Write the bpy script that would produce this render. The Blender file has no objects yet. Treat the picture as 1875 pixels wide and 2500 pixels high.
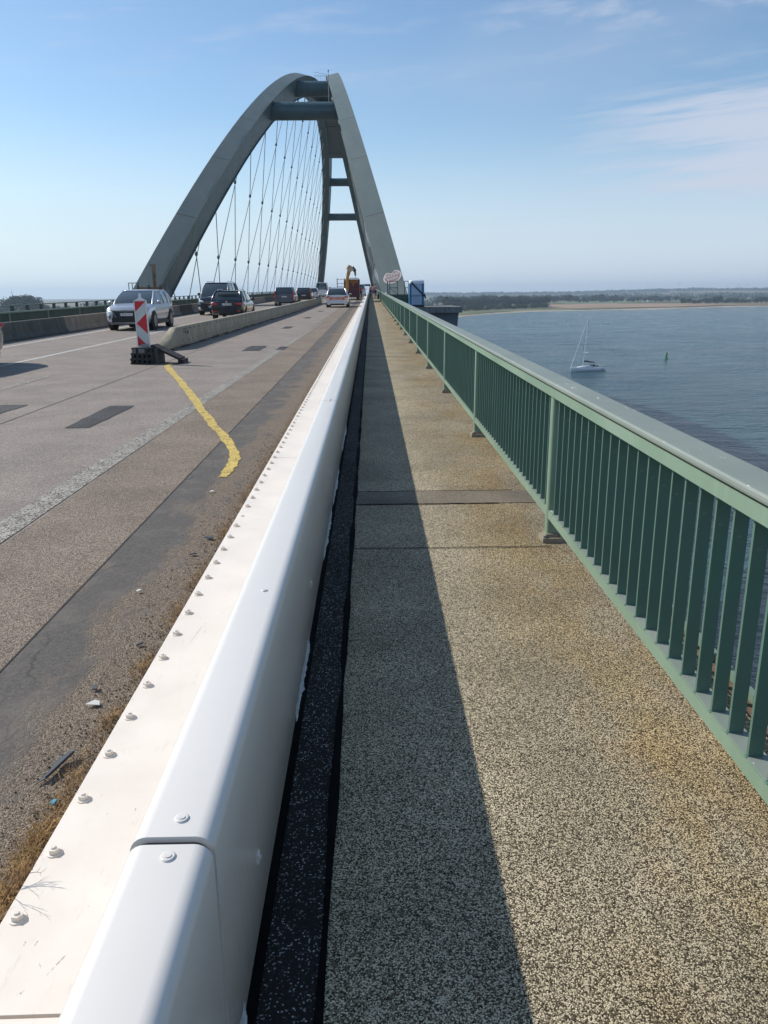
import bpy, math, random
from mathutils import Vector, Matrix, Euler
R = math.radians
rnd = random.Random(7)
scene = bpy.context.scene
col = scene.collection

# ------------------------------------------------------------------ camera
CAM_Z = 1.56
cd = bpy.data.cameras.new("camera")
cam = bpy.data.objects.new("camera", cd); col.objects.link(cam)
cd.sensor_fit = 'VERTICAL'; cd.sensor_height = 25.0; cd.lens = 18.8335
cd.clip_start = 0.05; cd.clip_end = 60000
pit, rol, yaw = .2735, .008, .0148
cam.matrix_world = (Matrix.Translation((0, 0, CAM_Z)) @ Matrix.Rotation(-yaw, 4, 'Z')
                    @ Matrix.Rotation(math.pi/2 - pit, 4, 'X') @ Matrix.Rotation(-rol, 4, 'Z'))
scene.camera = cam

# ------------------------------------------------------------------ light
SUN = Vector((-1.0, .5, .92)).normalized()          # towards the sun
sun_el = math.asin(SUN.z); sun_az = math.atan2(SUN.x, SUN.y)   # clockwise from +Y
sd = bpy.data.lights.new("sun", 'SUN'); sd.energy = 4.6; sd.angle = R(.55); sd.color = (1, .945, .86)
so = bpy.data.objects.new("sun", sd); col.objects.link(so)
so.rotation_euler = SUN.to_track_quat('Z', 'Y').to_euler()
scene.view_settings.view_transform = 'Standard'; scene.view_settings.look = 'None'
scene.view_settings.exposure = 0.0; scene.view_settings.gamma = 1
world = bpy.data.worlds.new("World"); scene.world = world; world.use_nodes = True

class NB:
    """small helper to write node trees"""
    def __init__(s, tree): s.t = tree; s.n = tree.nodes; s.l = tree.links
    def new(s, typ, **kw):
        n = s.n.new(typ)
        for k, v in kw.items():
            if k.startswith('i_'):
                key = k[2:]; key = int(key) if key.isdigit() else key.replace('_', ' ')
                s.put(n.inputs[key], v)
            else: setattr(n, k, v)
        return n
    def put(s, sock, v):
        if isinstance(v, bpy.types.NodeSocket): s.l.new(v, sock)
        elif v is not None: sock.default_value = v
    def m(s, op, a, b=None, c=None, clamp=False):
        n = s.n.new('ShaderNodeMath'); n.operation = op; n.use_clamp = clamp
        for i, v in enumerate((a, b, c)):
            if v is not None: s.put(n.inputs[i], v)
        return n.outputs[0]
    def ramp(s, f, stops, interp='LINEAR'):
        n = s.n.new('ShaderNodeValToRGB'); s.put(n.inputs[0], f); cr = n.color_ramp; cr.interpolation = interp
        while len(cr.elements) < len(stops): cr.elements.new(.5)
        for e, (p, c) in zip(cr.elements, stops):
            e.position = p; e.color = (*c, 1) if len(c) == 3 else c
        return n.outputs[0]
    def sm(s, v, a, b, lo=0., hi=1.):
        n = s.n.new('ShaderNodeMapRange'); n.interpolation_type = 'SMOOTHSTEP'
        s.put(n.inputs[0], v); n.inputs[1].default_value = a; n.inputs[2].default_value = b
        n.inputs[3].default_value = lo; n.inputs[4].default_value = hi
        return n.outputs[0]
    def noise(s, vec, scale, detail=3, rough=.55, out=0, dim=None):
        n = s.n.new('ShaderNodeTexNoise'); s.put(n.inputs['Vector'], vec)
        n.inputs['Scale'].default_value = scale; n.inputs['Detail'].default_value = detail
        n.inputs['Roughness'].default_value = rough
        return n.outputs[out]
    def vor(s, vec, scale, out='Distance', feature='F1', rand=1.):
        n = s.n.new('ShaderNodeTexVoronoi'); n.feature = feature; s.put(n.inputs['Vector'], vec)
        n.inputs['Scale'].default_value = scale; n.inputs['Randomness'].default_value = rand
        return n.outputs[out]
    def mix(s, f, a, b, typ='MIX'):
        n = s.n.new('ShaderNodeMix'); n.data_type = 'RGBA'; n.blend_type = typ
        s.put(n.inputs[0], f)
        for i, v in ((6, a), (7, b)):
            if isinstance(v, tuple) and len(v) == 3: v = (*v, 1)
            s.put(n.inputs[i], v)
        return n.outputs[2]
    def map(s, vec, scale=(1, 1, 1), rot=(0, 0, 0), loc=(0, 0, 0)):
        n = s.n.new('ShaderNodeMapping'); s.put(n.inputs[0], vec)
        n.inputs[1].default_value = loc; n.inputs[2].default_value = rot; n.inputs[3].default_value = scale
        return n.outputs[0]
    def bump(s, h, strength, dist, normal=None):
        n = s.n.new('ShaderNodeBump'); s.put(n.inputs['Height'], h)
        n.inputs['Strength'].default_value = strength; n.inputs['Distance'].default_value = dist
        if normal is not None: s.put(n.inputs['Normal'], normal)
        return n.outputs[0]

# sky: Nishita plus thin cirrus
w = NB(world.node_tree); w.n.clear()
sky = w.new('ShaderNodeTexSky', sky_type='NISHITA', sun_disc=False, sun_elevation=sun_el,
            sun_rotation=sun_az, altitude=0, air_density=1.0, dust_density=.35, ozone_density=3.0)
tc = w.new('ShaderNodeTexCoord').outputs['Generated']
sep = w.new('ShaderNodeSeparateXYZ', i_0=tc)
X, Y, Z = sep.outputs
az = w.m('ARCTAN2', X, Y)                                # radians, right positive
el = w.m('ARCSINE', Z)
comb = w.new('ShaderNodeCombineXYZ', i_0=az, i_1=w.m('SUBTRACT', el, w.m('MULTIPLY', az, .06)), i_2=0.).outputs[0]
def sub2(n1, a, b): return w.sm(n1, a, b)
def band(v, a, b, c, d): return w.m('MULTIPLY', w.sm(v, a, b), w.sm(v, c, d, 1., 0.))
n1 = w.noise(w.map(comb, (2.6, 34, 1)), 1.7, 9, .62)
n2 = w.noise(w.map(comb, (5, 30, 1), loc=(3, 1, 0)), 1.3, 5, .6)
fan = w.m('MULTIPLY', w.sm(az, .13, .42), band(el, .085, .12, .195, .235))
c1 = w.m('MULTIPLY', w.sm(w.m('ADD', n1, w.m('MULTIPLY', fan, .26)), .50, .76), fan)
c2 = w.m('MULTIPLY', w.sm(n2, .50, .75), band(el, .20, .26, .9, 1.2))
c2 = w.m('MULTIPLY', c2, .30)
n3 = w.noise(w.map(comb, (1.1, 5, 1), loc=(0, 4, 0)), 1.5, 4, .5)
c3 = w.m('MULTIPLY', w.sm(n3, .45, .8), .20)
n4 = w.noise(w.map(comb, (3, 9, 1), loc=(7, 2, 0)), 1.8, 5, .6)
c4 = w.m('MULTIPLY', w.m('MULTIPLY', w.sm(n4, .42, .66), band(el, .262, .29, .47, .6)), w.m('MULTIPLY', band(az, .08, .2, .45, .8), .75))
cl = w.m('MAXIMUM', w.m('MAXIMUM', w.m('MULTIPLY', c1, .80), c4), w.m('ADD', c2, c3))
hzc = w.mix(w.sm(az, -.55, .35), (6.4, 7.5, 8.0), (5.6, 6.3, 7.4))
sky1 = w.mix(1., sky.outputs[0], (1.02, 1.09, 1.09), 'MULTIPLY')
sky1 = w.mix(w.m('MULTIPLY', w.sm(el, .215, -.02), .95), sky1, hzc)
skyc = w.mix(w.m('MINIMUM', cl, .85), sky1, (5.1, 5.5, 6.5))
bg = w.new('ShaderNodeBackground', i_0=skyc, i_1=.125)
wo = w.new('ShaderNodeOutputWorld'); w.l.new(bg.outputs[0], wo.inputs[0])

# ------------------------------------------------------------------ materials
MATS = {}
def mat(name, color=None, rough=.6, metal=0., fn=None, spec=.5, coat=0., emit=None, bumps=None, var=0., vscale=3.):
    if name in MATS: return MATS[name]
    m = bpy.data.materials.new(name); m.use_nodes = True
    b = NB(m.node_tree); p = b.n['Principled BSDF']
    p.inputs['Roughness'].default_value = rough; p.inputs['Metallic'].default_value = metal
    p.inputs['Specular IOR Level'].default_value = spec; p.inputs['Coat Weight'].default_value = coat
    if color is not None:
        if var:
            o = b.new('ShaderNodeTexCoord').outputs['Object']
            n = b.noise(o, vscale, 5, .6)
            lo = tuple(max(0, c*(1-var)) for c in color); hi = tuple(min(1, c*(1+var)) for c in color)
            b.put(p.inputs['Base Color'], b.ramp(n, [(.3, lo), (.7, hi)]))
            n2 = b.noise(o, vscale*9, 3)
            b.put(p.inputs['Roughness'], b.sm(n2, .3, .7, max(0, rough-.08), min(1, rough+.1)))
        else: p.inputs['Base Color'].default_value = (*color, 1)
    if emit: p.inputs['Emission Color'].default_value = (*emit[0], 1); p.inputs['Emission Strength'].default_value = emit[1]
    if fn: fn(b, p, b.new('ShaderNodeTexCoord').outputs['Object'])
    MATS[name] = m
    return m

def aggregate(name, dark, mid, light, scale, thr=.5, stain=False, strength=.6, patch=.25, rough=.85, spread=.25):
    def fn(b, p, o):
        cellc = b.vor(o, scale, 'Color'); dist = b.vor(o, scale, 'Distance')
        r = b.new('ShaderNodeSeparateColor', i_0=cellc).outputs[0]
        big = b.noise(o, 1.3, 4); fine = b.noise(o, 22, 4, .7)
        rr = b.m('ADD', b.m('MULTIPLY', r, .8), b.m('MULTIPLY', fine, .2))
        c = b.ramp(rr, [(max(.0, thr-spread), dark), (thr, mid), (min(1., thr+spread), light)])
        edge = b.sm(dist, .3, .62)
        c = b.mix(b.m('MULTIPLY', edge, .55), c, dark)
        v = b.sm(big, .3, .7, 1-patch, 1+patch*.6)
        c = b.mix(1., c, b.new('ShaderNodeCombineColor', i_0=v, i_1=v, i_2=v).outputs[0], 'MULTIPLY')
        if stain:
            s = b.new('ShaderNodeSeparateXYZ', i_0=o); x, y = s.outputs[0], s.outputs[1]
            nz = b.noise(b.map(o, (1.2, .45, 1)), 1.5, 5, .65)
            a = b.m('MULTIPLY', b.sm(x, .25, .98), b.sm(nz, .36, .62))
            c = b.mix(b.m('MULTIPLY', a, .62), c, b.mix(1., c, (.96, .79, .46), 'MULTIPLY'))
            nz2 = b.noise(o, 2.3, 4, .6)
            hot = b.m('MULTIPLY', b.m('MULTIPLY', b.sm(x, .62, .9), b.sm(nz2, .50, .66)), b.sm(x, 1.0, 1.12, 1., .3))
            c = b.mix(b.m('MULTIPLY', hot, .22), c, b.mix(1., c, (1.15, .76, .45), 'MULTIPLY'))
            left = b.sm(x, .2, .9, 1.08, .86)
            c = b.mix(1., c, b.new('ShaderNodeCombineColor', i_0=left, i_1=left, i_2=left).outputs[0], 'MULTIPLY')
        b.put(p.inputs['Base Color'], c)
        h = b.m('SUBTRACT', 1., b.m('MULTIPLY', dist, 1.6))
        b.put(p.inputs['Normal'], b.bump(h, strength, .6/scale))
    return mat(name, rough=rough, fn=fn, spec=.3)

WALK = aggregate('walk aggregate', (.042, .033, .019), (.27, .218, .132), (.90, .775, .545), 275, .46, stain=True, patch=.22)
KERBM = aggregate('kerb asphalt', (.019, .018, .017), (.036, .035, .033), (.80, .80, .77), 235, .80, patch=.3, spread=.12)
ROADA = aggregate('lane asphalt', (.18, .151, .128), (.285, .243, .208), (.45, .395, .34), 120, .5, strength=.45, patch=.13, spread=.33)
ROADB = aggregate('coarse asphalt', (.105, .080, .060), (.255, .204, .156), (.46, .38, .30), 170, .5, strength=.55, patch=.16, spread=.28)
SHOUL = aggregate('shoulder asphalt', (.028, .023, .018), (.115, .093, .072), (.42, .36, .29), 80, .5, strength=1., patch=.35, spread=.3)
TARP = aggregate('tar patch', (.028, .026, .025), (.058, .053, .050), (.12, .11, .105), 70, .5, strength=.35, patch=.35, rough=.7, spread=.4)
def fn_tarstrip(b, p, o):
    s = b.new('ShaderNodeSeparateXYZ', i_0=o)
    c1 = b.ramp(b.noise(o, 60, 5, .7), [(.3, (.062, .056, .051)), (.7, (.13, .118, .106))])
    cell = b.new('ShaderNodeSeparateColor', i_0=b.vor(o, 190, 'Color')).outputs[0]
    c2 = b.ramp(cell, [(.1, (.09, .068, .048)), (.6, (.185, .143, .105)), (.95, (.33, .265, .20))])
    n = b.noise(b.map(o, (2.2, .9, 1)), 1.8, 6, .66)
    wear = b.m('ADD', n, b.m('MULTIPLY', b.sm(s.outputs[0], -1.62, -1.05), .34))
    wv = b.mix(.22, o, b.noise(o, 2.2, 4, .6, 1)); cr = b.vor(b.map(wv, (1.3, .45, 1)), 1.5, 'Distance', 'DISTANCE_TO_EDGE'); f = b.sm(wear, .58, .76)
    c1 = b.mix(b.m('MULTIPLY', b.sm(b.noise(o, 3, 5, .7), .45, .65), .5), c1, (.165, .145, .122))
    c1 = b.mix(b.m('MULTIPLY', b.m('MULTIPLY', b.sm(cr, .014, .0), b.sm(b.noise(o, 2.6, 3), .42, .6)), .6), c1, (.03, .027, .024))
    b.put(p.inputs['Base Color'], b.mix(f, c1, c2))
    h = b.m('ADD', b.m('MULTIPLY', b.vor(o, 190, 'Distance'), b.m('MULTIPLY', f, -.8)), b.m('MULTIPLY', b.noise(o, 40, 5), .5))
    b.put(p.inputs['Normal'], b.bump(h, .7, .01))
STRIP = mat('tar strip', rough=.8, fn=fn_tarstrip, spec=.3)
def worn(name, paint, under_dark, under_light, amount, scale=95):
    def fn(b, p, o):
        cell = b.new('ShaderNodeSeparateColor', i_0=b.vor(o, scale, 'Color')).outputs[0]
        n = b.noise(o, 7, 5, .7)
        u = b.ramp(cell, [(.15, under_dark), (.85, under_light)])
        f = b.sm(b.m('ADD', b.m('MULTIPLY', cell, .45), n), amount, amount+.28)
        b.put(p.inputs['Base Color'], b.mix(f, u, paint))
        b.put(p.inputs['Normal'], b.bump(b.m('MULTIPLY', b.vor(o, scale, 'Distance'), -1.), .5, .006))
    return mat(name, rough=.75, fn=fn, spec=.3)
WORN = worn('worn white line', (.40, .375, .33), (.06, .05, .04), (.34, .31, .26), .60)
WHITE_L = worn('white line', (.52, .51, .48), (.12, .1, .08), (.3, .28, .25), .38)
YELLOW = worn('yellow tape', (.62, .46, .12), (.16, .12, .06), (.46, .34, .11), .47)
TAR = mat('tar joint and gap shade', (.006, .006, .006), .9, var=.5, vscale=20, spec=.1)  # tar; the same black also paints gap shade at barrier and railing
def fn_white(b, p, o):
    n = b.noise(o, 3.2, 5, .6); sc = b.noise(b.map(o, (60, 3, 60)), 1.5, 4, .7); sp = b.noise(o, 90, 2)
    c = b.ramp(n, [(.3, (.76, .685, .60)), (.7, (.81, .745, .665))])
    c = b.mix(b.m('MULTIPLY', b.sm(sc, .70, .78), .5), c, (.36, .33, .29))
    c = b.mix(b.m('MULTIPLY', b.sm(b.noise(b.map(o, (8, 2, 8)), 4, 6, .75), .56, .74), .28), c, (.42, .36, .28))
    c = b.mix(b.m('MULTIPLY', b.sm(sp, .76, .80), .6), c, (.25, .22, .18))
    b.put(p.inputs['Base Color'], c); b.put(p.inputs['Roughness'], b.sm(n, .3, .7, .33, .5))
    b.put(p.inputs['Normal'], b.bump(b.noise(o, 14, 3), .05, .01))
WHITE = mat('flange paint', rough=.45, fn=fn_white, spec=.5)
def fn_white2(b, p, o):
    n = b.noise(o, 2.2, 5, .6); sc = b.noise(b.map(o, (70, 6, 40), rot=(0, 0, .1)), 1.5, 4, .7); sp = b.noise(o, 60, 2)
    s = b.new('ShaderNodeSeparateXYZ', i_0=o)
    c = b.ramp(n, [(.3, (.72, .69, .64)), (.7, (.745, .715, .665))])
    c = b.mix(b.m('MULTIPLY', b.sm(sc, .70, .80), .4), c, (.4, .4, .4))
    low = b.m('MULTIPLY', b.sm(b.noise(b.map(o, (1, 14, 1.5)), 3, 6, .75), .5, .72), b.sm(s.outputs[2], .55, .1))
    c = b.mix(b.m('MULTIPLY', low, .35), c, (.30, .29, .27))
    c = b.mix(b.m('MULTIPLY', b.sm(sp, .78, .82), .5), c, (.3, .28, .26))
    b.put(p.inputs['Base Color'], c); p.inputs['Roughness'].default_value = .34
CAPM = mat('cap paint', rough=.28, fn=fn_white2, spec=.5, coat=.1)
SEAM = mat('seam shadow', (.10, .095, .085), .8)
def green_paint(name, a, bb, rust):
    def fn(b, p, o):
        n = b.noise(o, 1.1, 5, .6); r = b.noise(o, 9, 6, .7); d = b.noise(o, 45, 3); w_ = b.noise(b.map(o, (1, 6, .6)), 2.5, 5, .65)
        c = b.ramp(n, [(.3, a), (.7, bb)])
        c = b.mix(b.m('MULTIPLY', b.sm(w_, .5, .75), .35), c, tuple(x*1.25+.03 for x in a))
        c = b.mix(b.m('MULTIPLY', b.sm(r, rust, rust+.07), .75), c, (.27, .15, .075))
        c = b.mix(b.m('MULTIPLY', b.sm(d, .66, .8), .35), c, (.34, .38, .33))
        b.put(p.inputs['Base Color'], c); b.put(p.inputs['Roughness'], b.sm(n, .3, .7, .4, .6))
        b.put(p.inputs['Normal'], b.bump(b.noise(o, 30, 3), .06, .01))
    return mat(name, rough=.5, fn=fn)
GREEN = green_paint('shaded green bar paint', (.085, .165, .125), (.105, .19, .142), .68)  # railing green darkened to paint in shade on the bars
GREEN_LIT = green_paint('sunlit green paint', (.185, .275, .195), (.225, .315, .23), .67)  # same railing green lightened to paint in sunlight on rails and posts
def fn_greent(b, p, o):
    n = b.noise(o, 1.7, 5, .6); r = b.noise(o, 12, 6, .7); g = b.noise(b.map(o, (9, 2.2, 9)), 5, 3)
    c = b.ramp(n, [(.3, (.19, .225, .195)), (.7, (.25, .285, .245))])
    c = b.mix(b.m('MULTIPLY', b.sm(r, .66, .74), .6), c, (.36, .28, .2))
    c = b.mix(b.sm(g, .70, .72), c, (.7, .7, .67))
    b.put(p.inputs['Base Color'], c)
GREENT = mat('weathered rail top', rough=.55, fn=fn_greent)
def fn_arch(b, p, o):
    n = b.noise(b.map(o, (1, .25, .25)), .7, 5, .6); f = b.noise(o, 3, 5, .7)
    c = b.ramp(n, [(.3, (.092, .125, .118)), (.7, (.120, .155, .145))])
    c = b.mix(b.m('MULTIPLY', b.sm(f, .55, .8), .3), c, (.15, .17, .155))
    s = b.new('ShaderNodeSeparateXYZ', i_0=o)
    st = b.noise(b.map(o, (2.2, 1.4, .10)), 1.3, 6, .7)
    c = b.mix(b.m('MULTIPLY', b.sm(st, .5, .75), .35), c, (.075, .085, .08))
    c = b.mix(b.m('MULTIPLY', b.sm(st, .46, .3), .25), c, (.17, .19, .175))
    low = b.m('MULTIPLY', b.sm(s.outputs[2], 6.5, 1.5), b.sm(b.noise(o, .9, 6, .7), .5, .7))
    c = b.mix(b.m('MULTIPLY', low, .5), c, (.12, .10, .085))
    b.put(p.inputs['Base Color'], c); b.put(p.inputs['Roughness'], b.sm(f, .3, .7, .42, .6))
ARCH = mat('arch steel paint', rough=.5, fn=fn_arch)
ARCHJ = mat('arch joint', (.035, .05, .05), .6)
BEAM = mat('cross beam paint', (.055, .105, .115), .42, var=.2, vscale=.8)
CABLE = mat('hanger cable', (.11, .14, .145), .5)
FENCE = mat('dark fence paint', (.075, .095, .075), .6, var=.25, vscale=2)
FENCEL = mat('fence rail paint', (.16, .23, .175), .5, var=.2, vscale=3)
def conc(name, a, bb, stain, amt, scale=2.):
    def fn(b, p, o):
        n = b.noise(o, scale, 6, .65); v = b.noise(b.map(o, (3.0, 3.0, .35)), 2.0, 5, .7)
        c = b.ramp(n, [(.3, a), (.7, bb)])
        c = b.mix(b.m('MULTIPLY', b.sm(v, .5-amt*.2, .72), amt), c, stain)
        b.put(p.inputs['Base Color'], c)
        b.put(p.inputs['Normal'], b.bump(b.noise(o, 40, 4), .25, .01))
    return mat(name, rough=.85, fn=fn, spec=.3)
CONC = conc('tan concrete', (.30, .265, .19), (.40, .35, .255), (.17, .15, .12), .5)
CONCD = conc('mossy concrete', (.06, .065, .055), (.115, .115, .095), (.17, .17, .15), .6)
CONCL = conc('brown concrete', (.25, .205, .16), (.34, .285, .22), (.13, .105, .085), .6)
CONCP = conc('pier concrete', (.20, .21, .21), (.27, .275, .27), (.10, .10, .095), .8, .6)
STEELB = mat('pier fascia', (.13, .15, .18), .7, var=.15, vscale=.4)
BLACKP = mat('black recycled plastic', (.022, .024, .025), .7, var=.4, vscale=8)
GREYP = mat('grey plastic', (.30, .31, .31), .6, var=.15, vscale=8)
RED = mat('reflective red', (.55, .018, .03), .45)
REFW = mat('reflective white', (.56, .58, .57), .4, var=.1, vscale=6)
PWHITE = mat('white plastic', (.75, .76, .78), .4)
TYRE = mat('tyre rubber', (.018, .018, .019), .8)
RIM = mat('rim alloy', (.22, .225, .235), .4, metal=.6)
GLASS = mat('car glass', (.045, .06, .062), .06, spec=.9, coat=.6)
CHROME = mat('chrome', (.75, .76, .78), .12, metal=1.)
BLK = mat('black trim', (.012, .012, .014), .5)
LAMPW = mat('headlamp lens', (.75, .8, .82), .1, spec=.8, coat=1.)
LAMPR = mat('tail lamp lens', (.50, .015, .015), .15, coat=1.)
PLATE = mat('plate white', (.7, .7, .68), .5)
PLATEB = mat('plate blue', (.02, .06, .35), .5)
INK = mat('black ink', (.01, .01, .01), .6)
def paint(name, c, met=.0, rough=.28): return mat(name, c, rough, metal=met, coat=.9, spec=.5)
P_SILV = paint('silver paint', (.52, .54, .58), .55, .3)
P_NAVY = paint('midnight paint', (.012, .014, .022), .2, .25)
P_BLUEBK = paint('blue black paint', (.012, .015, .024), .2, .25)
P_GREY = paint('slate paint', (.085, .10, .125), .35)
P_BLACK = paint('black paint', (.012, .012, .013))
P_WHITE = paint('white paint', (.70, .72, .74))
ORANGE = mat('hi vis orange', (.85, .13, .035), .7)
YEL = mat('machine yellow', (.62, .30, .04), .45, var=.2, vscale=2)
MAROON = mat('maroon steel', (.12, .022, .035), .55, var=.3, vscale=2)
DGREY = mat('dark steel', (.05, .06, .065), .5, var=.3, vscale=3)
LGREY = mat('galvanised steel', (.32, .33, .33), .45, metal=.4, var=.2, vscale=4)
WOOD = mat('weathered timber', (.26, .17, .11), .85, var=.35, vscale=4)
WOODD = mat('dark timber', (.11, .085, .07), .85, var=.35, vscale=3)
PGREEN = mat('platform green', (.035, .085, .06), .55, var=.3, vscale=1.5)
TBLUE = mat('toilet blue', (.02, .14, .30), .4)
TPALE = mat('toilet pale door', (.38, .48, .62), .5)
TWHITE = mat('toilet roof', (.72, .76, .80), .4)
SKIN = mat('skin', (.55, .33, .24), .6)
JEANS = mat('dark trousers', (.02, .025, .06), .8)
HAIR = mat('hair', (.04, .03, .02), .8)
HULL = mat('gelcoat', (.72, .74, .76), .25, coat=.5)
NAVYF = mat('navy canvas', (.02, .025, .05), .8)
ALU = mat('mast aluminium', (.62, .65, .68), .3, metal=.5)
BUOYG = mat('buoy green', (.01, .17, .09), .5)
BARK = mat('bark', (.06, .045, .035), .9)
LEAF = [mat('foliage %d' % i, c, .8, var=.35, vscale=.35, spec=.2) for i, c in enumerate([(.024, .044, .022), (.034, .056, .024), (.019, .036, .021)])]
DRY = mat('dry grass', (.36, .22, .085), .9, var=.4, vscale=14)
DIRT = mat('rusty dirt', (.16, .10, .065), .95, var=.5, vscale=18)
PINKG = mat('pink spray paint', (.27, .19, .185), .7)
WHITEG = mat('white spray paint', (.50, .47, .46), .7)
GREYG = mat('pale spray paint', (.26, .28, .31), .7, var=.2, vscale=2)

# ------------------------------------------------------------------ mesh helpers
def zd(y):                      # longitudinal profile of the deck (walkway level)
    return .0115*y - max(0., y-110)**2/(2*16700.)
class MB:
    def __init__(s): s.v = []; s.f = []; s.sm = []; s.mi = []
    def add(s, vs, fs, smooth=False, mi=0):
        o = len(s.v); s.v += [tuple(v) for v in vs]
        for f in fs: s.f.append(tuple(i+o for i in f)); s.sm.append(smooth); s.mi.append(mi)
        return s
    def box(s, x0, x1, y0, y1, z0, z1, M=None, mi=0, dk=False):
        vs = [Vector((x, y, z)) for z in (z0, z1) for y in (y0, y1) for x in (x0, x1)]
        if dk: vs = [Vector((v.x, v.y, v.z+zd(v.y))) for v in vs]
        if M is not None: vs = [M @ v for v in vs]
        return s.add(vs, [(0, 2, 3, 1), (4, 5, 7, 6), (0, 1, 5, 4), (2, 6, 7, 3), (0, 4, 6, 2), (1, 3, 7, 5)], mi=mi)
    def bar(s, p0, p1, wd, ht, up=(0, 0, 1), mi=0):
        p0, p1 = Vector(p0), Vector(p1); d = (p1-p0).normalized(); u = Vector(up)
        r = d.cross(u); r = r.normalized() if r.length > 1e-5 else Vector((1, 0, 0)); u = r.cross(d)
        vs = [p + r*a*wd/2 + u*c*ht/2 for p in (p0, p1) for a, c in ((-1, -1), (1, -1), (1, 1), (-1, 1))]
        return s.add(vs, [(3, 2, 1, 0), (4, 5, 6, 7), (0, 1, 5, 4), (1, 2, 6, 5), (2, 3, 7, 6), (3, 0, 4, 7)], mi=mi)
    def tube(s, pts, rs, n=10, caps=True, mi=0, smooth=True):
        pts = [Vector(p) for p in pts]
        if not hasattr(rs, '__len__'): rs = [rs]*len(pts)
        rings = []
        for i, p in enumerate(pts):
            d = (pts[min(i+1, len(pts)-1)]-pts[max(i-1, 0)]).normalized()
            a = d.cross(Vector((0, 0, 1)))
            if a.length < 1e-3: a = d.cross(Vector((0, 1, 0)))
            a.normalize(); b = d.cross(a)
            rings.append([p+(a*math.cos(t)+b*math.sin(t))*rs[i] for t in [2*math.pi*k/n for k in range(n)]])
        return s.rings(rings, True, caps, smooth, mi)
    def rings(s, rings, closed=True, caps=True, smooth=True, mi=0):
        n = len(rings[0]); vs = [v for r in rings for v in r]; fs = []
        for i in range(len(rings)-1):
            for k in range(n if closed else n-1):
                a, b = i*n+k, i*n+(k+1) % n
                fs.append((a, b, b+n, a+n))
        s.add(vs, fs, smooth, mi)
        if caps:
            s.add(rings[0], [tuple(range(n))[::-1]], False, mi); s.add(rings[-1], [tuple(range(n))], False, mi)
        return s
    def strip(s, prof, ys, dk=True, closed=True, caps=True, smooth=False, mi=0):
        rings = [[Vector((x, y, z+(zd(y) if dk else 0))) for x, z in (prof(y) if callable(prof) else prof)] for y in ys]
        return s.rings(rings, closed, caps, smooth, mi)
    def sheet(s, x0, x1, ys, z, mi=0):
        f0 = x0 if callable(x0) else (lambda y: x0); f1 = x1 if callable(x1) else (lambda y: x1)
        n = len(ys); vs = []
        for y in ys: vs += [(f0(y), y, zd(y)+z), (f1(y), y, zd(y)+z)]
        return s.add(vs, [(2*i, 2*i+1, 2*i+3, 2*i+2) for i in range(n-1)], mi=mi)
    def poly(s, pts, thick, axis='y', mi=0):
        """flat prism from 2d pts (x,z) at y=0..thick"""
        n = len(pts)
        vs = [(x, 0, z) for x, z in pts]+[(x, thick, z) for x, z in pts]
        return s.add(vs, [tuple(range(n)), tuple(range(2*n-1, n-1, -1))]+[(i, i+n, (i+1) % n+n, (i+1) % n) for i in range(n)], mi=mi)
    def ell(s, c, r, nu=10, nv=7, mi=0, M=None):
        rings = []
        for j in range(nv+1):
            t = math.pi*j/nv; t = min(max(t, .02), math.pi-.02)
            ring = [Vector((c[0]+r[0]*math.sin(t)*math.cos(2*math.pi*k/nu), c[1]+r[1]*math.sin(t)*math.sin(2*math.pi*k/nu), c[2]-r[2]*math.cos(t))) for k in range(nu)]
            if M is not None: ring = [M @ v for v in ring]
            rings.append(ring)
        return s.rings(rings, True, True, True, mi)
    def xf(s, M): s.v = [tuple(M @ Vector(v)) for v in s.v]; return s
    def mesh(s, name, mats):
        me = bpy.data.meshes.new(name); me.from_pydata(s.v, [], s.f)
        for p, a, m_ in zip(me.polygons, s.sm, s.mi): p.use_smooth = a; p.material_index = m_
        for m_ in (mats if isinstance(mats, (list, tuple)) else [mats]): me.materials.append(m_)
        me.update(); return me
    def build(s, name, mats, parent=None, loc=(0, 0, 0), rot=(0, 0, 0)):
        o = bpy.data.objects.new(name, s.mesh(name, mats)); col.objects.link(o)
        o.parent = parent; o.location = loc; o.rotation_euler = rot
        return o
def tag(o, label=None, cat=None, group=None, kind=None):
    if label: o['label'] = label
    if cat: o['category'] = cat
    if group: o['group'] = group
    if kind: o['kind'] = kind
    return o
def empty(name, loc=(0, 0, 0), rz=0, label=None, cat=None, group=None):
    o = bpy.data.objects.new(name, None); col.objects.link(o); o.location = loc; o.rotation_euler = (0, 0, rz)
    o.empty_display_size = .3
    return tag(o, label, cat, group)
def children(o): return [c for c in col.objects if c.parent == o]
def copy_tree(o, parent=None):
    c = o.copy(); col.objects.link(c); c.parent = parent
    for k in list(o.children): copy_tree(k, c)
    return c
def text(name, s_, size, m_, parent, loc, rot, depth=.002, align='CENTER', sx=1.):
    cu = bpy.data.curves.new(name, 'FONT'); cu.body = s_; cu.size = size; cu.extrude = depth
    cu.align_x = align; cu.align_y = 'CENTER'
    to = bpy.data.objects.new(name+'_tmp', cu); col.objects.link(to)
    bpy.context.view_layer.update()
    me = bpy.data.meshes.new_from_object(to.evaluated_get(bpy.context.evaluated_depsgraph_get()))
    bpy.data.objects.remove(to); bpy.data.curves.remove(cu)
    me.materials.clear(); me.materials.append(m_)
    o = bpy.data.objects.new(name, me); col.objects.link(o); o.parent = parent
    o.location = loc; o.rotation_euler = rot; o.scale = (sx, 1, 1)
    return o

YS = [-14, 0, 20, 40, 60, 80, 100, 110] + list(range(120, 420, 10)) + list(range(420, 860, 20))

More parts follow.
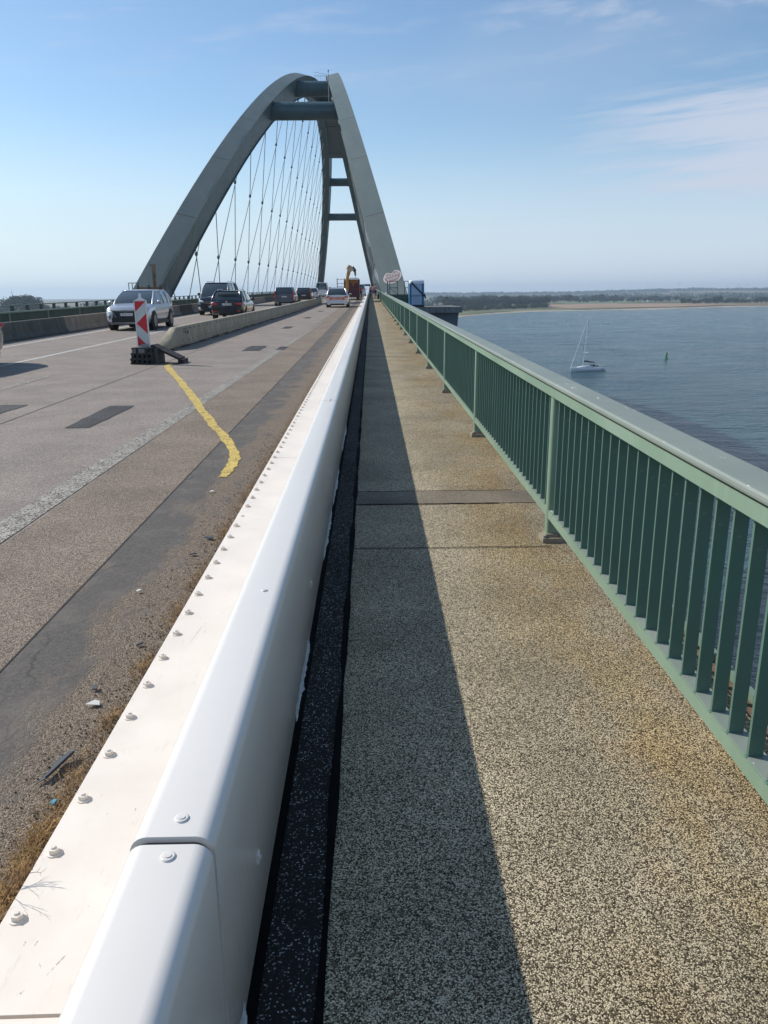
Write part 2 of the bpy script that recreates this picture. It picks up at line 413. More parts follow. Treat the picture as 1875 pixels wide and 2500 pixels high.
# ================================================================== SETTING
# ---- deck
tag(MB().sheet(-12.6, -1.02, YS, -.10).build('road', ROADA), kind='structure')
tag(MB().sheet(-2.50, -1.69, YS, -.098).build('road_shoulder', ROADB), kind='structure')
tag(MB().sheet(-1.69, -1.02, YS, -.096).build('road_edge_strip', STRIP), kind='structure')
b = MB(); b.strip([(-.31, -.5), (-.31, 0), (1.40, 0), (1.40, -.5)], YS)
tag(b.build('walkway', WALK), kind='structure')
tag(MB().sheet(-.296, -.135, YS, .004).build('walkway_kerb_strip', KERBM), kind='structure')
# deck edge: rusty ledge outside the railing, fascia, girder
b = MB()
b.strip([(1.405, -.9), (1.405, -.05), (1.50, -.05), (1.50, -.9)], YS, mi=0)
b.strip([(1.503, -.06), (1.503, -.015), (1.53, -.015), (1.53, -.06)], YS, mi=1)
tag(b.build('deck_edge', [DIRT, FENCEL]), kind='structure')
b = MB(); b.strip([(-1.0, -.5), (-13.4, -.5), (-13.4, -.35), (-20.4, -.35), (-20.4, -1.0), (-17, -3.5), (-2, -3.5), (-1.0, -1.2)], YS)
tag(b.build('deck_girder', STEELB), kind='structure')
b = MB(); b.strip([(-20.3, -.346), (-20.3, -.25), (-12.65, -.25), (-12.65, -.346)], YS)
tag(b.build('railway_deck', CONCD), kind='structure')
# markings & repairs (each a sheet 4 mm above)
tag(MB().sheet(lambda y: -2.77+.012*max(0, y-5), lambda y: -2.53+.0065*max(0, y-5), [0, 5, 12, 18, 26, 40, 60, 90, 140], -.0955).build('worn_line', WORN), kind='structure')
tag(MB().sheet(-8.37, -8.23, YS, -.096).build('lane_line', WHITE_L), kind='structure')
tag(MB().sheet(-10.95, -10.80, YS, -.096).build('edge_line', WHITE_L), kind='structure')
b = MB()
for y in (1.5, 12.9, 24.9): b.sheet(-6.44, -6.30, [y, y+2.6], -.096)
tag(b.build('worn_dashes', WORN), kind='structure')
b = MB(); b.sheet(-4.762, -4.748, [0, 20, 60, 110], -.096); b.sheet(-1.693, -1.686, [0, 20, 60, 110], -.092)
tag(b.build('pavement_joint', mat('old joint', (.05, .043, .036), .9, var=.6, vscale=6)), kind='structure')
# yellow temporary line, ragged edges
pth = [(-4.52, 18.0, .16), (-4.50, 17.3, .25), (-4.20, 16.4, .27), (-3.90, 15.5, .24), (-3.55, 14.5, .22), (-3.25, 13.55, .24), (-2.93, 12.6, .23), (-2.62, 11.6, .22),
       (-2.38, 10.8, .22), (-2.15, 10.15, .21), (-1.95, 9.5, .2), (-1.74, 8.95, .19), (-1.60, 8.5, .2), (-1.47, 8.05, .19), (-1.39, 7.7, .20), (-1.36, 7.35, .20), (-1.36, 7.05, .17), (-1.36, 6.85, .12)]
pp = []
for i in range(len(pth)-1):
    for k in range(5):
        t = k/5; pp.append(tuple(pth[i][j]*(1-t)+pth[i+1][j]*t for j in range(3)))
pp.append(pth[-1]); vs = []
for i, (x, y, wd) in enumerate(pp):
    a = Vector(pp[min(i+1, len(pp)-1)][:2])-Vector(pp[max(i-1, 0)][:2]); a.normalize(); n = Vector((-a.y, a.x))
    for sg in (-1, 1):
        q = Vector((x, y))+n*sg*(wd/2*.56+rnd.uniform(-.012, .012)); vs.append((q.x, q.y, zd(q.y)-.0915))
tag(MB().add(vs, [(2*i, 2*i+1, 2*i+3, 2*i+2) for i in range(len(pp)-1)]).build('yellow_line', YELLOW), kind='structure')
def patch(x0, x1, y0, y1, sk=.0):
    b = MB(); n = 8; vs = []
    for i in range(n+1):
        y = y0+(y1-y0)*i/n; j = rnd.uniform(-.022, .022); y += (rnd.uniform(-.05, .05) if i in (0, n) else 0)
        vs += [(x0+j+sk*i/n, y, zd(y)-.0945), (x1-j+sk*i/n, y, zd(y)-.0945)]
    b.add(vs, [(2*i, 2*i+1, 2*i+3, 2*i+2) for i in range(n)])
    tag(b.build('asphalt_patch', TARP), kind='structure')
patch(-3.82, -3.49, 9.5, 11.4); patch(-5.62, -5.12, 10.4, 11.6); patch(-3.52, -3.02, 21.3, 23.1)
patch(-2.62, -2.38, 21.6, 22.8); patch(-3.70, -3.35, 32.8, 34.6); patch(-3.66, -3.32, 43.2, 45.0); patch(-3.66, -3.3, 54.8, 56.6)
# walkway joints, plus painted gap shade along the barrier foot
b = MB()
n = 60; vs = []
for i in range(n+1):
    y = .6+i*.25 if i < 40 else 10.6+(i-40)*5.0
    wv = .012*math.sin(y*5)+.008*math.sin(y*13.7)
    vs += [(-.146+wv*.5, y, zd(y)+.008), (-.122-wv*.3, y, zd(y)+.008)]
b.add(vs, [(2*i, 2*i+1, 2*i+3, 2*i+2) for i in range(n)])
for y0 in (5.90, 5.53, 4.53, 18.06, 30.24, 47.5, 61, 76):
    vs = []; m_ = 30
    wd = .016 if y0 > 5 else .010
    if y0 > 10: wd = .03
    for i in range(m_+1):
        x = -.12+(1.22)*i/m_; j = rnd.uniform(-.004, .004)
        if y0 == 5.53 and x > .95: break
        vs += [(x, y0+j-wd/2, zd(y0)+.006), (x, y0+j+wd/2, zd(y0)+.006)]
    b.add(vs, [(2*i, 2*i+2, 2*i+3, 2*i+1) for i in range(len(vs)//2-1)])
b.sheet(-.315, -.272, [0, 30, 60, 110], .0075)  # black strip painted in as shade of the gap under the barrier
tag(b.build('walkway_joints_gap_shade', TAR), kind='structure')
SMOOTHP = aggregate('smooth walkway infill', (.13, .108, .078), (.235, .195, .145), (.42, .36, .27), 190, .5, patch=.3, spread=.4)
tag(MB().sheet(-.12, 1.30, [5.54, 5.89], .004).build('walkway_infill', SMOOTHP), kind='structure')

# ---- water and land
WZ = -23.4
def fn_water(b, p, o):
    s = b.new('ShaderNodeSeparateXYZ', i_0=o); x, y = s.outputs[0], s.outputs[1]
    big = b.noise(b.map(o, (.9, 2.0, 1), rot=(0, 0, .15)), .006, 5, .6)
    mid = b.noise(b.map(o, (.8, 1.6, 1), rot=(0, 0, .1)), .05, 4, .6)
    deep = b.mix(b.sm(big, .4, .62), (.022, .112, .165), (.046, .155, .198))
    shore = b.sm(y, 700, 1500)
    c = b.mix(b.m('MULTIPLY', shore, .85), deep, (.06, .135, .14))
    n1 = b.noise(b.map(o, (.75, 1.25, 1), rot=(0, 0, .25)), .42, 6, .68)
    n2 = b.noise(b.map(o, (.6, 1.4, 1), rot=(0, 0, -.2)), 1.7, 4, .6)
    crest = b.noise(b.map(o, (.5, 1.6, 1), rot=(0, 0, .25)), .33, 6, .68)
    foam = b.m('MULTIPLY', b.sm(crest, .70, .73), b.sm(mid, .5, .6))
    c = b.mix(b.m('MULTIPLY', foam, .55), c, (.62, .66, .68))
    b.put(p.inputs['Base Color'], c)
    b.put(p.inputs['Roughness'], b.sm(mid, .35, .65, .16, .28))
    n0 = b.noise(b.map(o, (.65, 1.4, 1), rot=(0, 0, .2)), .13, 5, .65)
    h = b.m('ADD', b.m('MULTIPLY', n0, 4.5), b.m('ADD', b.m('MULTIPLY', n1, 2.2), b.m('MULTIPLY', n2, .40)))
    b.put(p.inputs['Normal'], b.bump(h, 1., 2.8))
WATER = mat('sea water', rough=.15, fn=fn_water, spec=1.); WATER.node_tree.nodes['Principled BSDF'].inputs['IOR'].default_value = 1.33
tag(MB().add([(-9500, -900, WZ), (9500, -900, WZ), (9500, 9800, WZ), (-9500, 9800, WZ)], [(0, 1, 2, 3)]).build('sea', WATER), kind='structure')

SHORE = [(-9000, 1150), (-3000, 1000), (-1200, 930), (-500, 905), (-200, 850), (60, 860), (104, 938), (160, 1065), (242, 1190), (373, 1262), (454, 1275), (581, 1400), (743, 1480), (1100, 1540), (1700, 1750), (3000, 2100), (9000, 2600)]
def shore_y(x):
    for (a, ya), (c, yc) in zip(SHORE, SHORE[1:]):
        if a <= x <= c: return ya+(yc-ya)*(x-a)/(c-a)
    return 2500
def hill(x, y):
    d = y-shore_y(x)
    if d < 0: return WZ-.3
    z = WZ+min(1.4, d*.05)+max(0, d-120)*.0006
    r = x/max(y, 1)
    f = max(0, min(1, (r-.12)/.35)); f = f*f*(3-2*f)
    t = max(0, min(1, (y-3200)/3200)); t = t*t*(3-2*t)
    z += t*(16+f*34)*(.85+.25*math.sin(x*.0011+1)+.12*math.sin(x*.0031))*(1 if r > -.1 else .5)
    t2 = max(0, min(1, (y-2500)/600)); z += t2*5*(1+math.sin(x*.004+y*.002))*.5
    return z
def fn_land(b, p, o):
    s = b.new('ShaderNodeSeparateXYZ', i_0=o); x, y = s.outputs[0], s.outputs[1]
    n = b.noise(b.map(o, (.5, 1.6, 1)), .012, 6, .6); f = b.noise(o, .003, 4)
    cell = b.vor(b.map(o, (1, .45, 1)), .0042, 'Color')
    cc = b.new('ShaderNodeSeparateColor', i_0=cell).outputs[0]
    field = b.ramp(cc, [(.0, (.075, .105, .045)), (.35, (.12, .125, .06)), (.55, (.25, .18, .11)), (.8, (.20, .165, .10)), (1., (.06, .085, .04))])
    c = b.mix(b.m('MULTIPLY', n, .5), field, (.13, .12, .07))
    b.put(p.inputs['Base Color'], c)
LAND = mat('farmland', rough=.95, fn=fn_land, spec=.1)
xs = [-9000, -7000, -5500, -4200, -3200, -2400, -1800, -1200, -900, -700, -500, -350, -200, -60, 60, 104, 160, 242, 300, 373, 454, 520, 581, 660, 743, 900, 1100, 1400, 1700, 2100, 2500, 3000, 3600, 4300, 5200, 6500, 9000]
ds = [-30, 0, 12, 30, 80, 160, 300, 500, 800, 1200, 1700, 2200, 2800, 3400, 4000, 4700, 5500, 6500, 8000]
vs = [(x, min(shore_y(x)+d, 9700), hill(x, min(shore_y(x)+d, 9700)) if d >= 0 else WZ-1.5) for d in ds for x in xs]; nx = len(xs)
tag(MB().add(vs, [(j*nx+i, j*nx+i+1, (j+1)*nx+i+1, (j+1)*nx+i) for j in range(len(ds)-1) for i in range(nx-1)], True).build('land', LAND), kind='structure')
def land_sheet(name, fx, d0, d1, m_, lift=.25, x0=0, x1=1, n=24):
    vs = []
    for i in range(n+1):
        x = x0+(x1-x0)*i/n
        for k in range(5):
            d = d0(x)+(d1(x)-d0(x))*k/4; y = shore_y(x)+d
            vs.append((x+fx*d, y, hill(x+fx*d, y)+lift))
    return tag(MB().add(vs, [(i*5+k, (i+1)*5+k, (i+1)*5+k+1, i*5+k+1) for i in range(n) for k in range(4)]).build(name, m_), kind='structure')
land_sheet('beach', 0, lambda x: -3, lambda x: 22+8*math.sin(x*.03), mat('beach sand', (.34, .30, .22), .9, var=.3, vscale=.05), .3, 70, 900, 60)
land_sheet('salt_meadow', 0, lambda x: 24, lambda x: 150, mat('salt meadow', (.135, .15, .065), .9, var=.35, vscale=.03), .5, 80, 430, 40)
land_sheet('stubble_field', 0, lambda x: 60+30*math.sin(x*.02), lambda x: 560*(1-max(0,(x-560))/420), mat('stubble', (.30, .20, .125), .9, var=.2, vscale=.02), .9, 330, 880, 40)
land_sheet('green_field', .2, lambda x: 640, lambda x: 1150, mat('green pasture', (.115, .17, .065), .9, var=.15, vscale=.01), .9, 330, 560, 12)
tag(MB().add([(1500, 2900, WZ+3.2), (4200, 3300, WZ+3.2), (4400, 4300, WZ+3.2), (1750, 3700, WZ+3.2)], [(0, 1, 2, 3)]).build('inlet', mat('inlet water', (.30, .36, .40), .3)), kind='structure')

# ---- haze
hz = MB().box(-9600, 9600, -1000, 9900, -25.5, 112).build('haze', None)
hz.data.materials.clear()
hm = bpy.data.materials.new('haze'); hm.use_nodes = True; hb = NB(hm.node_tree); hb.n.remove(hb.n['Principled BSDF'])
pv = hb.new('ShaderNodeVolumePrincipled'); pv.inputs['Color'].default_value = (.66, .83, 1, 1); pv.inputs['Density'].default_value = 1.4e-4
pv.inputs['Anisotropy'].default_value = .25
hb.l.new(pv.outputs[0], hb.n['Material Output'].inputs['Volume']); hz.data.materials.append(hm)
tag(hz, kind='stuff')

# ================================================================== BRIDGE ARCH
AH, AL, AHW, LEAN, XC, AW, AT, ZF, D0 = 40.53, 115.29, 10.78, .2249, -8.396, 1.80, 3.24, -.85+CAM_Z, 68.
DC = D0+AL
def arch_pt(side, d, sw, st):
    s = (d-DC)/AL; z = AH*(1-s*s); dz = -2*AH*s/AL; n = math.hypot(1, dz); ny, nz = -dz/n, 1/n
    yy = d+ny*st*AT/2; up = z+nz*st*AT/2
    lat = AHW+sw*AW/2*math.cos(LEAN)-up*math.sin(LEAN)
    zz = up*math.cos(LEAN)+sw*AW/2*math.sin(LEAN)+ZF
    return Vector((XC+side*lat, yy, zz))
def arch_at_y(side, y, sw, st):          # point of that corner curve in the vertical plane y
    lo, hi = y-8, y+8
    for _ in range(40):
        mid = (lo+hi)/2
        if arch_pt(side, mid, sw, st).y < y: lo = mid
        else: hi = mid
    return arch_pt(side, (lo+hi)/2, sw, st)
bridge = empty('arch_bridge', (XC, DC, 0), 0, 'tall grey-green steel tied arch with two ribs leaning together over the road', 'bridge arch')
BI = Matrix.Translation((-XC, -DC, 0))
def bb(mb, name, m_, parent=bridge): return mb.xf(BI).build(name, m_, parent)
seams = [77.7, 89.2, 101.1, 113.4, 126.6, 140.5, 154.8, 169.]
seams += [2*DC-s for s in seams]
ribs = {}
for side in (-1, 1):
    ys = sorted([62+i*3.0 for i in range(int((2*DC-124)/3)+1)]+[s-.06 for s in seams]+[s+.06 for s in seams])
    b = MB(); rings = []
    for y in ys:
        rings.append([arch_at_y(side, y, a, c) for a, c in ((1, 1), (-1, 1), (-1, -1), (1, -1))])
    for i in range(len(ys)-1):
        j = any(abs(ys[i]-(s-.06)) < 1e-6 for s in seams)
        b.rings([rings[i], rings[i+1]], True, False, False, 1 if j else 0)
    b.add(rings[0], [(0, 1, 2, 3)]); b.add(rings[-1], [(3, 2, 1, 0)])
    # thin flange lips along the inner edges
    for st in (1, -1):
        lips = []
        for y in ys[::2]:
            p = arch_at_y(side, y, -1, st); q = arch_at_y(side, y, 1, st); t = arch_at_y(side, y, -1, -st)
            o = (p-q).normalized(); v = (t-p).normalized()
            lips.append([p+o*.0, p+o*.16, p+o*.16+v*.06, p+v*.06])
        b.rings(lips, True, True, False, 0)
    ribs[side] = bb(b, 'arch_rib', [ARCH, ARCHJ])
for y, r in ((112.3, 1.10), (132.6, 1.10), (152.9, 1.08), (173.2, 1.08), (193.5, 1.08), (213.7, 1.08), (234.1, 1.06), (254.3, 1.06)):
    l = (arch_at_y(-1, y, -1, 1)+arch_at_y(-1, y, -1, -1))/2; rr = (arch_at_y(1, y, -1, 1)+arch_at_y(1, y, -1, -1))/2
    b = MB(); ex = (l-rr).normalized()*.3
    cuts = [l+ex, l+(rr-l)*.06, l+(rr-l)*.94, rr-ex]
    b.tube(cuts, [r, r, r, r], 28)
    b.tube([l-ex*.6, l-ex*1.2], r*1.06, 28); b.tube([rr+ex*1.2, rr+ex*.6], r*1.06, 28)
    bb(b, 'cross_beam', BEAM)
# closed wind bracing panel between the far crown beams
b = MB(); tp_, bt_ = [], []
for y in [178+3*k for k in range(13)]+[216.5]:
    p, q = arch_at_y(-1, y, -1, 1), arch_at_y(-1, y, -1, -1); p2, q2 = arch_at_y(1, y, -1, 1), arch_at_y(1, y, -1, -1)
    f = lambda a, c, t: a+(c-a)*t
    tp_.append([f(p, q, .35), f(p2, q2, .35), f(p2, q2, .80), f(p, q, .80)])
b.rings(tp_, True, True, False); bb(b, 'wind_panel', BEAM)
# hanger net
def off(bt):
    u = (bt-78)/10.9
    pts = [(0, 3.3), (1, 7), (2, 10.5), (3, 13.2), (4, 16), (6, 20), (9, 24), (12, 24.5), (15, 19.5), (17, 13), (18.2, 7.5), (19.3, 3)]
    for (a, va), (c, vc) in zip(pts, pts[1:]):
        if u <= c: return va+(vc-va)*(u-a)/(c-a)
    return 2.
def low(side, y):
    lat = AHW+.15-(-.0)*math.sin(LEAN)
    return Vector((XC+side*(AHW-.55), y, zd(y)-.4))
def plane_pt(side, y): return (arch_at_y(side, y, 1, -1)+arch_at_y(side, y, -1, -1))/2
for side in (-1, 1):
    V = []; L = []
    for k in range(20):
        bt = 78+10.9*k
        if bt > 2*DC-74: break
        V.append((bt, bt-off(bt))); L.append((2*DC-bt, 2*DC-(bt-off(bt))))
    for fam, lst in (('V', V), ('L', L)):
        for (bt, tp) in lst:
            p0 = low(side, bt); p1 = plane_pt(side, tp)
            b = MB(); b.tube([p0, p1], .043, 8)
            d = (p1-p0).normalized()
            b.tube([p1-d*.9, p1], .085, 8); b.tube([p0, p0+d*1.3], .09, 8)
            if fam == 'V':           # clamps where it crosses the other family
                for (b2, t2) in L:
                    q1 = plane_pt(side, t2); q0 = low(side, b2)
                    a1, a2 = p1.y-p0.y, q1.y-q0.y; c1, c2 = p1.z-p0.z, q1.z-q0.z
                    den = a1*c2-a2*c1
                    if abs(den) < 1e-6: continue
                    t = ((q0.y-p0.y)*c2-(q0.z-p0.z)*a2)/den; u = ((q0.y-p0.y)*c1-(q0.z-p0.z)*a1)/den
                    if .04 < t < .97 and .04 < u < .97: b.ell(p0+(p1-p0)*t, (.17, .17, .24), 8, 6)
            bb(b, 'hanger', CABLE)
# paint marks on the ribs
def on_top(side, y, u, lift):      # u across 0 (inner) .. 1 (outer) on the upper face
    a, c = arch_at_y(side, y, -1, 1), arch_at_y(side, y, 1, 1)
    a2 = arch_at_y(side, y+.5, -1, 1); n = (c-a).cross(a2-a).normalized()
    if n.z < 0: n = -n
    return a+(c-a)*u+n*lift
def mapped(mb, fn):
    mb.v = [tuple(fn(*v)) for v in mb.v]; return mb
hp = []
for i in range(48):
    t = 2*math.pi*i/48
    tt = (t+math.pi) % (2*math.pi)-math.pi; hx = math.sin(t)*(1.0 if math.cos(t) > 0 else 1-.12*math.cos(t)**2); hy = math.cos(t)*(.95 if math.cos(t) > 0 else .85)*(1-.42*math.exp(-(tt/.32)**2))
    hp.append((hx, hy))
def heart(scale, z): 
    return [(.53+.45*scale*x*1.0, 1.0*scale*y+.16*x, z) for x, y in hp]
def gmap(u, v, z): return on_top(1, 68.6+v*.85, u, z)
b = MB(); o_, i_ = heart(1.0, .02), heart(.86, .02)
b.add(o_+i_, [(k, (k+1) % 48, (k+1) % 48+48, k+48) for k in range(48)])
bb(mapped(b, gmap), 'heart_outline', WHITEG)
b = MB(); b.add(heart(.86, .015)+[(.56, 0, .015)], [(k, (k+1) % 48, 48) for k in range(48)])
bb(mapped(b, gmap), 'heart_fill', PINKG)
def gmap2(u, v, z): return gmap(.53+(u-.53)*.62, v*1.0+.16*(u-.53), z)
def graf_text(s_, cu, cv, size, fn, m_, name, bold=0.):
    cur = bpy.data.curves.new('g', 'FONT'); cur.body = s_; cur.size = size; cur.align_x = 'CENTER'; cur.align_y = 'CENTER'; cur.extrude = .0; cur.offset = bold
    t = bpy.data.objects.new('g', cur); col.objects.link(t); bpy.context.view_layer.update()
    me = bpy.data.meshes.new_from_object(t.evaluated_get(bpy.context.evaluated_depsgraph_get()))
    bpy.data.objects.remove(t); bpy.data.curves.remove(cur)
    vs = [BI @ fn(cu+v.co.x, cv+v.co.y, .03) for v in me.vertices]
    mb = MB(); mb.add(vs, [tuple(p.vertices) for p in me.polygons]); bpy.data.meshes.remove(me)
    return mb.build(name, m_, bridge)
graf_text('LOVE', .53, .26, .46, gmap2, WHITEG, 'graffiti_writing', .01)
graf_text('YOU', .50, -.22, .40, gmap2, WHITEG, 'graffiti_writing', .01)
def in_map(u, v, z):               # inner face of the left rib: u along y (m), v height (m)
    y = 70.5+u; a, c = arch_at_y(-1, y, -1, 1), arch_at_y(-1, y, -1, -1)
    t = (v-c.z)/(a.z-c.z); p = c+(a-c)*t; return p+Vector((.02+z, 0, 0))
b = MB(); blob = []
top = [.55, 1.0, .62, 1.45, .7, 1.3, 1.7, 1.1, 1.75, .8, 1.3, .55]
for i, h in enumerate(top):
    blob.append((-1.6+i*.36, h+1.2-.03*i))
pts = [(u, v, 0) for u, v in blob]+[(u, .75, 0) for u, v in blob]; n = len(blob)
b.add(pts, [(i, i+1, i+1+n, i+n) for i in range(n-1)])
bb(mapped(b, in_map), 'spray_mark', GREYG)
# maintenance mast and rail at the crown
b = MB(); b.tube([(-5.15, 112.3, 25.0), (-5.15, 112.3, 29.75)], .045, 6); b.ell((-5.15, 112.3, 29.8), (.12, .12, .12), 6, 5); bb(b, 'mast', LGREY)
b = MB()
pl, pr = arch_at_y(-1, 152.9, -1, 1), arch_at_y(1, 152.9, -1, 1)
b.tube([pl+Vector((0, 0, .9)), pr+Vector((0, 0, .55))], .025, 5); b.tube([pl+Vector((0, 0, .3)), pr+Vector((0, 0, .3))], .03, 5)
for k in range(7): q = pl+(pr-pl)*(k/6); b.tube([q+Vector((0, 0, -.5)), q+Vector((0, 0, .55))], .02, 5)
bb(b, 'inspection_rail', LGREY)
# pier (abutment) with platform
pier = empty('bridge_pier', (XC, 66, WZ), 0, 'broad concrete bridge pier whose capped end juts out over the water under the portable toilet', 'pier')
PI_ = Matrix.Translation((-XC, -66, -WZ))
b = MB(); z0, z1 = .25, WZ-.5
b.rings([[Vector((x*1.0, y, z)) for x, y in ((xr, y0), (xr, y1), (xl, y1), (xl, y0))] for z, xl, xr, y0, y1 in ((z1, -20, 4.2, 62, 70), (z0-2.4, -23.4, 6.55, 61.2, 71), (z0, -23.6, 6.78, 61.2, 71))], True, True)
b.xf(PI_).build('pier_wall', STEELB, pier)
for bx0, bx1, bz1 in ((1.54, 7.0, .70), (-23.9, -20.6, .55)): b = MB(); b.box(bx0, bx1, 60.7, 71.4, z0+.01, bz1); b.xf(PI_).build('pier_cap', CONCP, pier)

# ================================================================== STEEL SAFETY KERB (white)
kerb = empty('safety_barrier', (-.37, 0, 0), 0, 'long white steel box kerb barrier with a bolted flange between road and walkway', 'barrier')
KI = Matrix.Translation((.37, 0, 0))
def cap_prof(x0=-.452, x1=-.296, z0=.02, z1=.602, r=.034, n=6):
    p = [(x0, z0)]
    for k in range(n+1): t = math.pi-k/n*math.pi/2; p.append((x0+r+r*math.cos(t), z1-r+r*math.sin(t)))
    for k in range(n+1): t = math.pi/2-k/n*math.pi/2; p.append((x1-r+r*math.cos(t), z1-r+r*math.sin(t)))
    p.append((x1, z0)); return p[::-1]
ends = [-4.6, 1.188]+[1.188+5.6*i for i in range(1, 60)]
for i in range(len(ends)-1):
    y0, y1 = ends[i]+(.009 if i else 0), ends[i+1]-.006
    if y0 > 330: break
    b = MB(); cut = [y0, y1] if y1 < 110 else [y0, (y0+y1)/2, y1]
    lift = 0 if i != 0 else -.004
    prof = [(x, z+lift) for x, z in cap_prof()]
    b.strip(prof, cut, caps=True, smooth=True)
    b.xf(KI).build('box_segment', CAPM, kerb)
b = MB(); pr = [(x*1.0-.0, z) for x, z in cap_prof(-.444, -.304, .03, .590, .03)]
b.strip(pr, YS[:34], smooth=True); b.xf(KI).build('inner_core', SEAM, kerb)
fe = [-5, 1.391]+[1.391+5.97*i for i in range(1, 56)]
for i in range(len(fe)-1):
    y0, y1 = fe[i]+.006, fe[i+1]-.004
    b = MB(); b.strip([(-.985, -.052), (-.985, -.030), (-.455, -.022), (-.455, -.052)], [y0, y1]); b.xf(KI).build('flange_plate', WHITE, kerb)
b = MB(); b.strip([(-1.0, -.11), (-1.0, -.056), (-.45, -.056), (-.45, -.11)], YS[:34]); b.xf(KI).build('kerb_base', DIRT, kerb)
def bolt_mesh():
    b = MB()
    b.tube([(0, 0, 0), (0, 0, .005)], .023, 18); b.tube([(0, 0, .005), (0, 0, .021)], [.0165, .0165], 6, smooth=False)
    b.tube([(0, 0, .021), (0, 0, .027)], [.009, .006], 8)
    return b.mesh('bolt', WHITE)
bm_ = bolt_mesh()
for k in range(100):
    y = 1.68+.2468*k-.2468*3
    o = bpy.data.objects.new('bolt', bm_); col.objects.link(o); o.parent = kerb
    o.location = (-.948+.37+rnd.uniform(-.002, .002), y, zd(y)-.030); o.rotation_euler = (0, 0, rnd.random()*3)
    if k % 17 == 1: o.scale = (.8, .8, .35)
    else: o.scale = (1, 1, .82)
b = MB()
for k in range(100, 420):
    y = .94+.2468*k; b.tube([(-.948, y, zd(y)-.03), (-.948, y, zd(y)-.008)], .018, 6, smooth=False)
tag(b.xf(KI).build('distant_bolts', WHITE, kerb), kind='stuff')
b = MB(); SC = mat('brown scuff', (.42, .36, .29), .8, var=.3, vscale=60)
def dash(x0, y0, x1, y1, n, w_, f=1.):
    for i in range(n):
        t = i/n; x, y = x0+(x1-x0)*t, y0+(y1-y0)*t; t2 = t+(.55+.3*rnd.random())/n; a, c = x0+(x1-x0)*t2, y0+(y1-y0)*t2; ww = w_*rnd.uniform(.3, 1)
        zz = lambda X_: -.0302+.0151*(X_+.985)+.0012
        b.add([(x-ww, y, zd(y)+zz(x)), (x+ww, y, zd(y)+zz(x)), (a+ww*.8, c, zd(c)+zz(a)), (a-ww*.8, c, zd(c)+zz(a))], [(0, 1, 2, 3)])
dash(-.716, 1.70, -.700, 1.88, 16, .0022); dash(-.80, 1.50, -.775, 1.56, 4, .001); dash(-.62, 2.62, -.60, 2.72, 5, .0012); dash(-.86, 3.3, -.84, 3.5, 7, .0014); dash(-.70, 4.4, -.69, 4.7, 8, .0016)
for k in range(40):
    x, y = rnd.uniform(-.93, -.5), 1.45+6*rnd.random()**1.6; dash(x, y, x+rnd.uniform(-.01, .01), y+rnd.uniform(.004, .02), 2, rnd.uniform(.0006, .0016))
for k in range(-3, 40):      # scraped arcs round the bolts
    y = 1.68+.2468*k
    if y < 1.3: continue
    a0 = rnd.uniform(0, 6.28); rr = rnd.uniform(.035, .055)
    for j in range(7):
        if rnd.random() < .45: continue
        a = a0+j*.35; dash(-.945+rr*math.cos(a), y+rr*math.sin(a), -.945+rr*math.cos(a+.28), y+rr*math.sin(a+.28), 2, .0007)
b.xf(KI).build('scuff_marks', SC, kerb)
# round cap screws beside the seams
def screw(x, y, z, sz=1.):
    b = MB(); b.tube([(0, 0, -.001), (0, 0, .002), (0, 0, .003)], [.014*sz, .0135*sz, .011*sz], 20); b.tube([(0, 0, .0028), (0, 0, .0045)], [.007*sz, .0065*sz], 8)
    b.build('cap_screw', CAPM, kerb, (x+.37, y, zd(y)+z))
screw(-.366, 1.247, .602); screw(-.368, 1.150, .598); screw(-.360, 2.378, .602, .8); screw(-.366, 6.84, .602); screw(-.366, 6.74, .602)
for y, z in ((1.62, .20), (1.15, .12), (3.4, .22), (5.5, .25), (9.2, .2)):
    b = MB(); b.box(0, .004, -.012, .012, -.012, .012); b.tube([(0, 0, 0), (.008, 0, 0)], .006, 6); b.build('side_clip', CAPM, kerb, (-.296+.37, y, zd(y)+z))
# smeared paint along the foot of the barrier
for y0, y1, wd in ((.9, 1.35, .02), (2.55, 3.15, .022), (3.02, 3.2, .05), (4.3, 5.3, .018), (5.5, 6.6, .016), (7.4, 8.8, .014)):
    b = MB(); n = max(4, int((y1-y0)/.012)); vs = []
    q_ = .4
    for i in range(n+1):
        q_ = min(1., max(.05, q_+rnd.uniform(-.22, .22))); y = y0+(y1-y0)*i/n; ww = wd*q_*math.sin(math.pi*(i+.3)/(n+.6))
        vs += [(-.2955, y, zd(y)+.05+rnd.uniform(-.01, .02)), (-.2935, y, zd(y)+.012), (-.2925+ww, y, zd(y)+.011)]
    b.add(vs, [(3*i, 3*i+1, 3*i+4, 3*i+3) for i in range(n)]+[(3*i+1, 3*i+2, 3*i+5, 3*i+4) for i in range(n)])
    b.xf(KI).build('paint_smear', mat('paint smear', (.5, .52, .52), .7, var=.3, vscale=40), kerb)

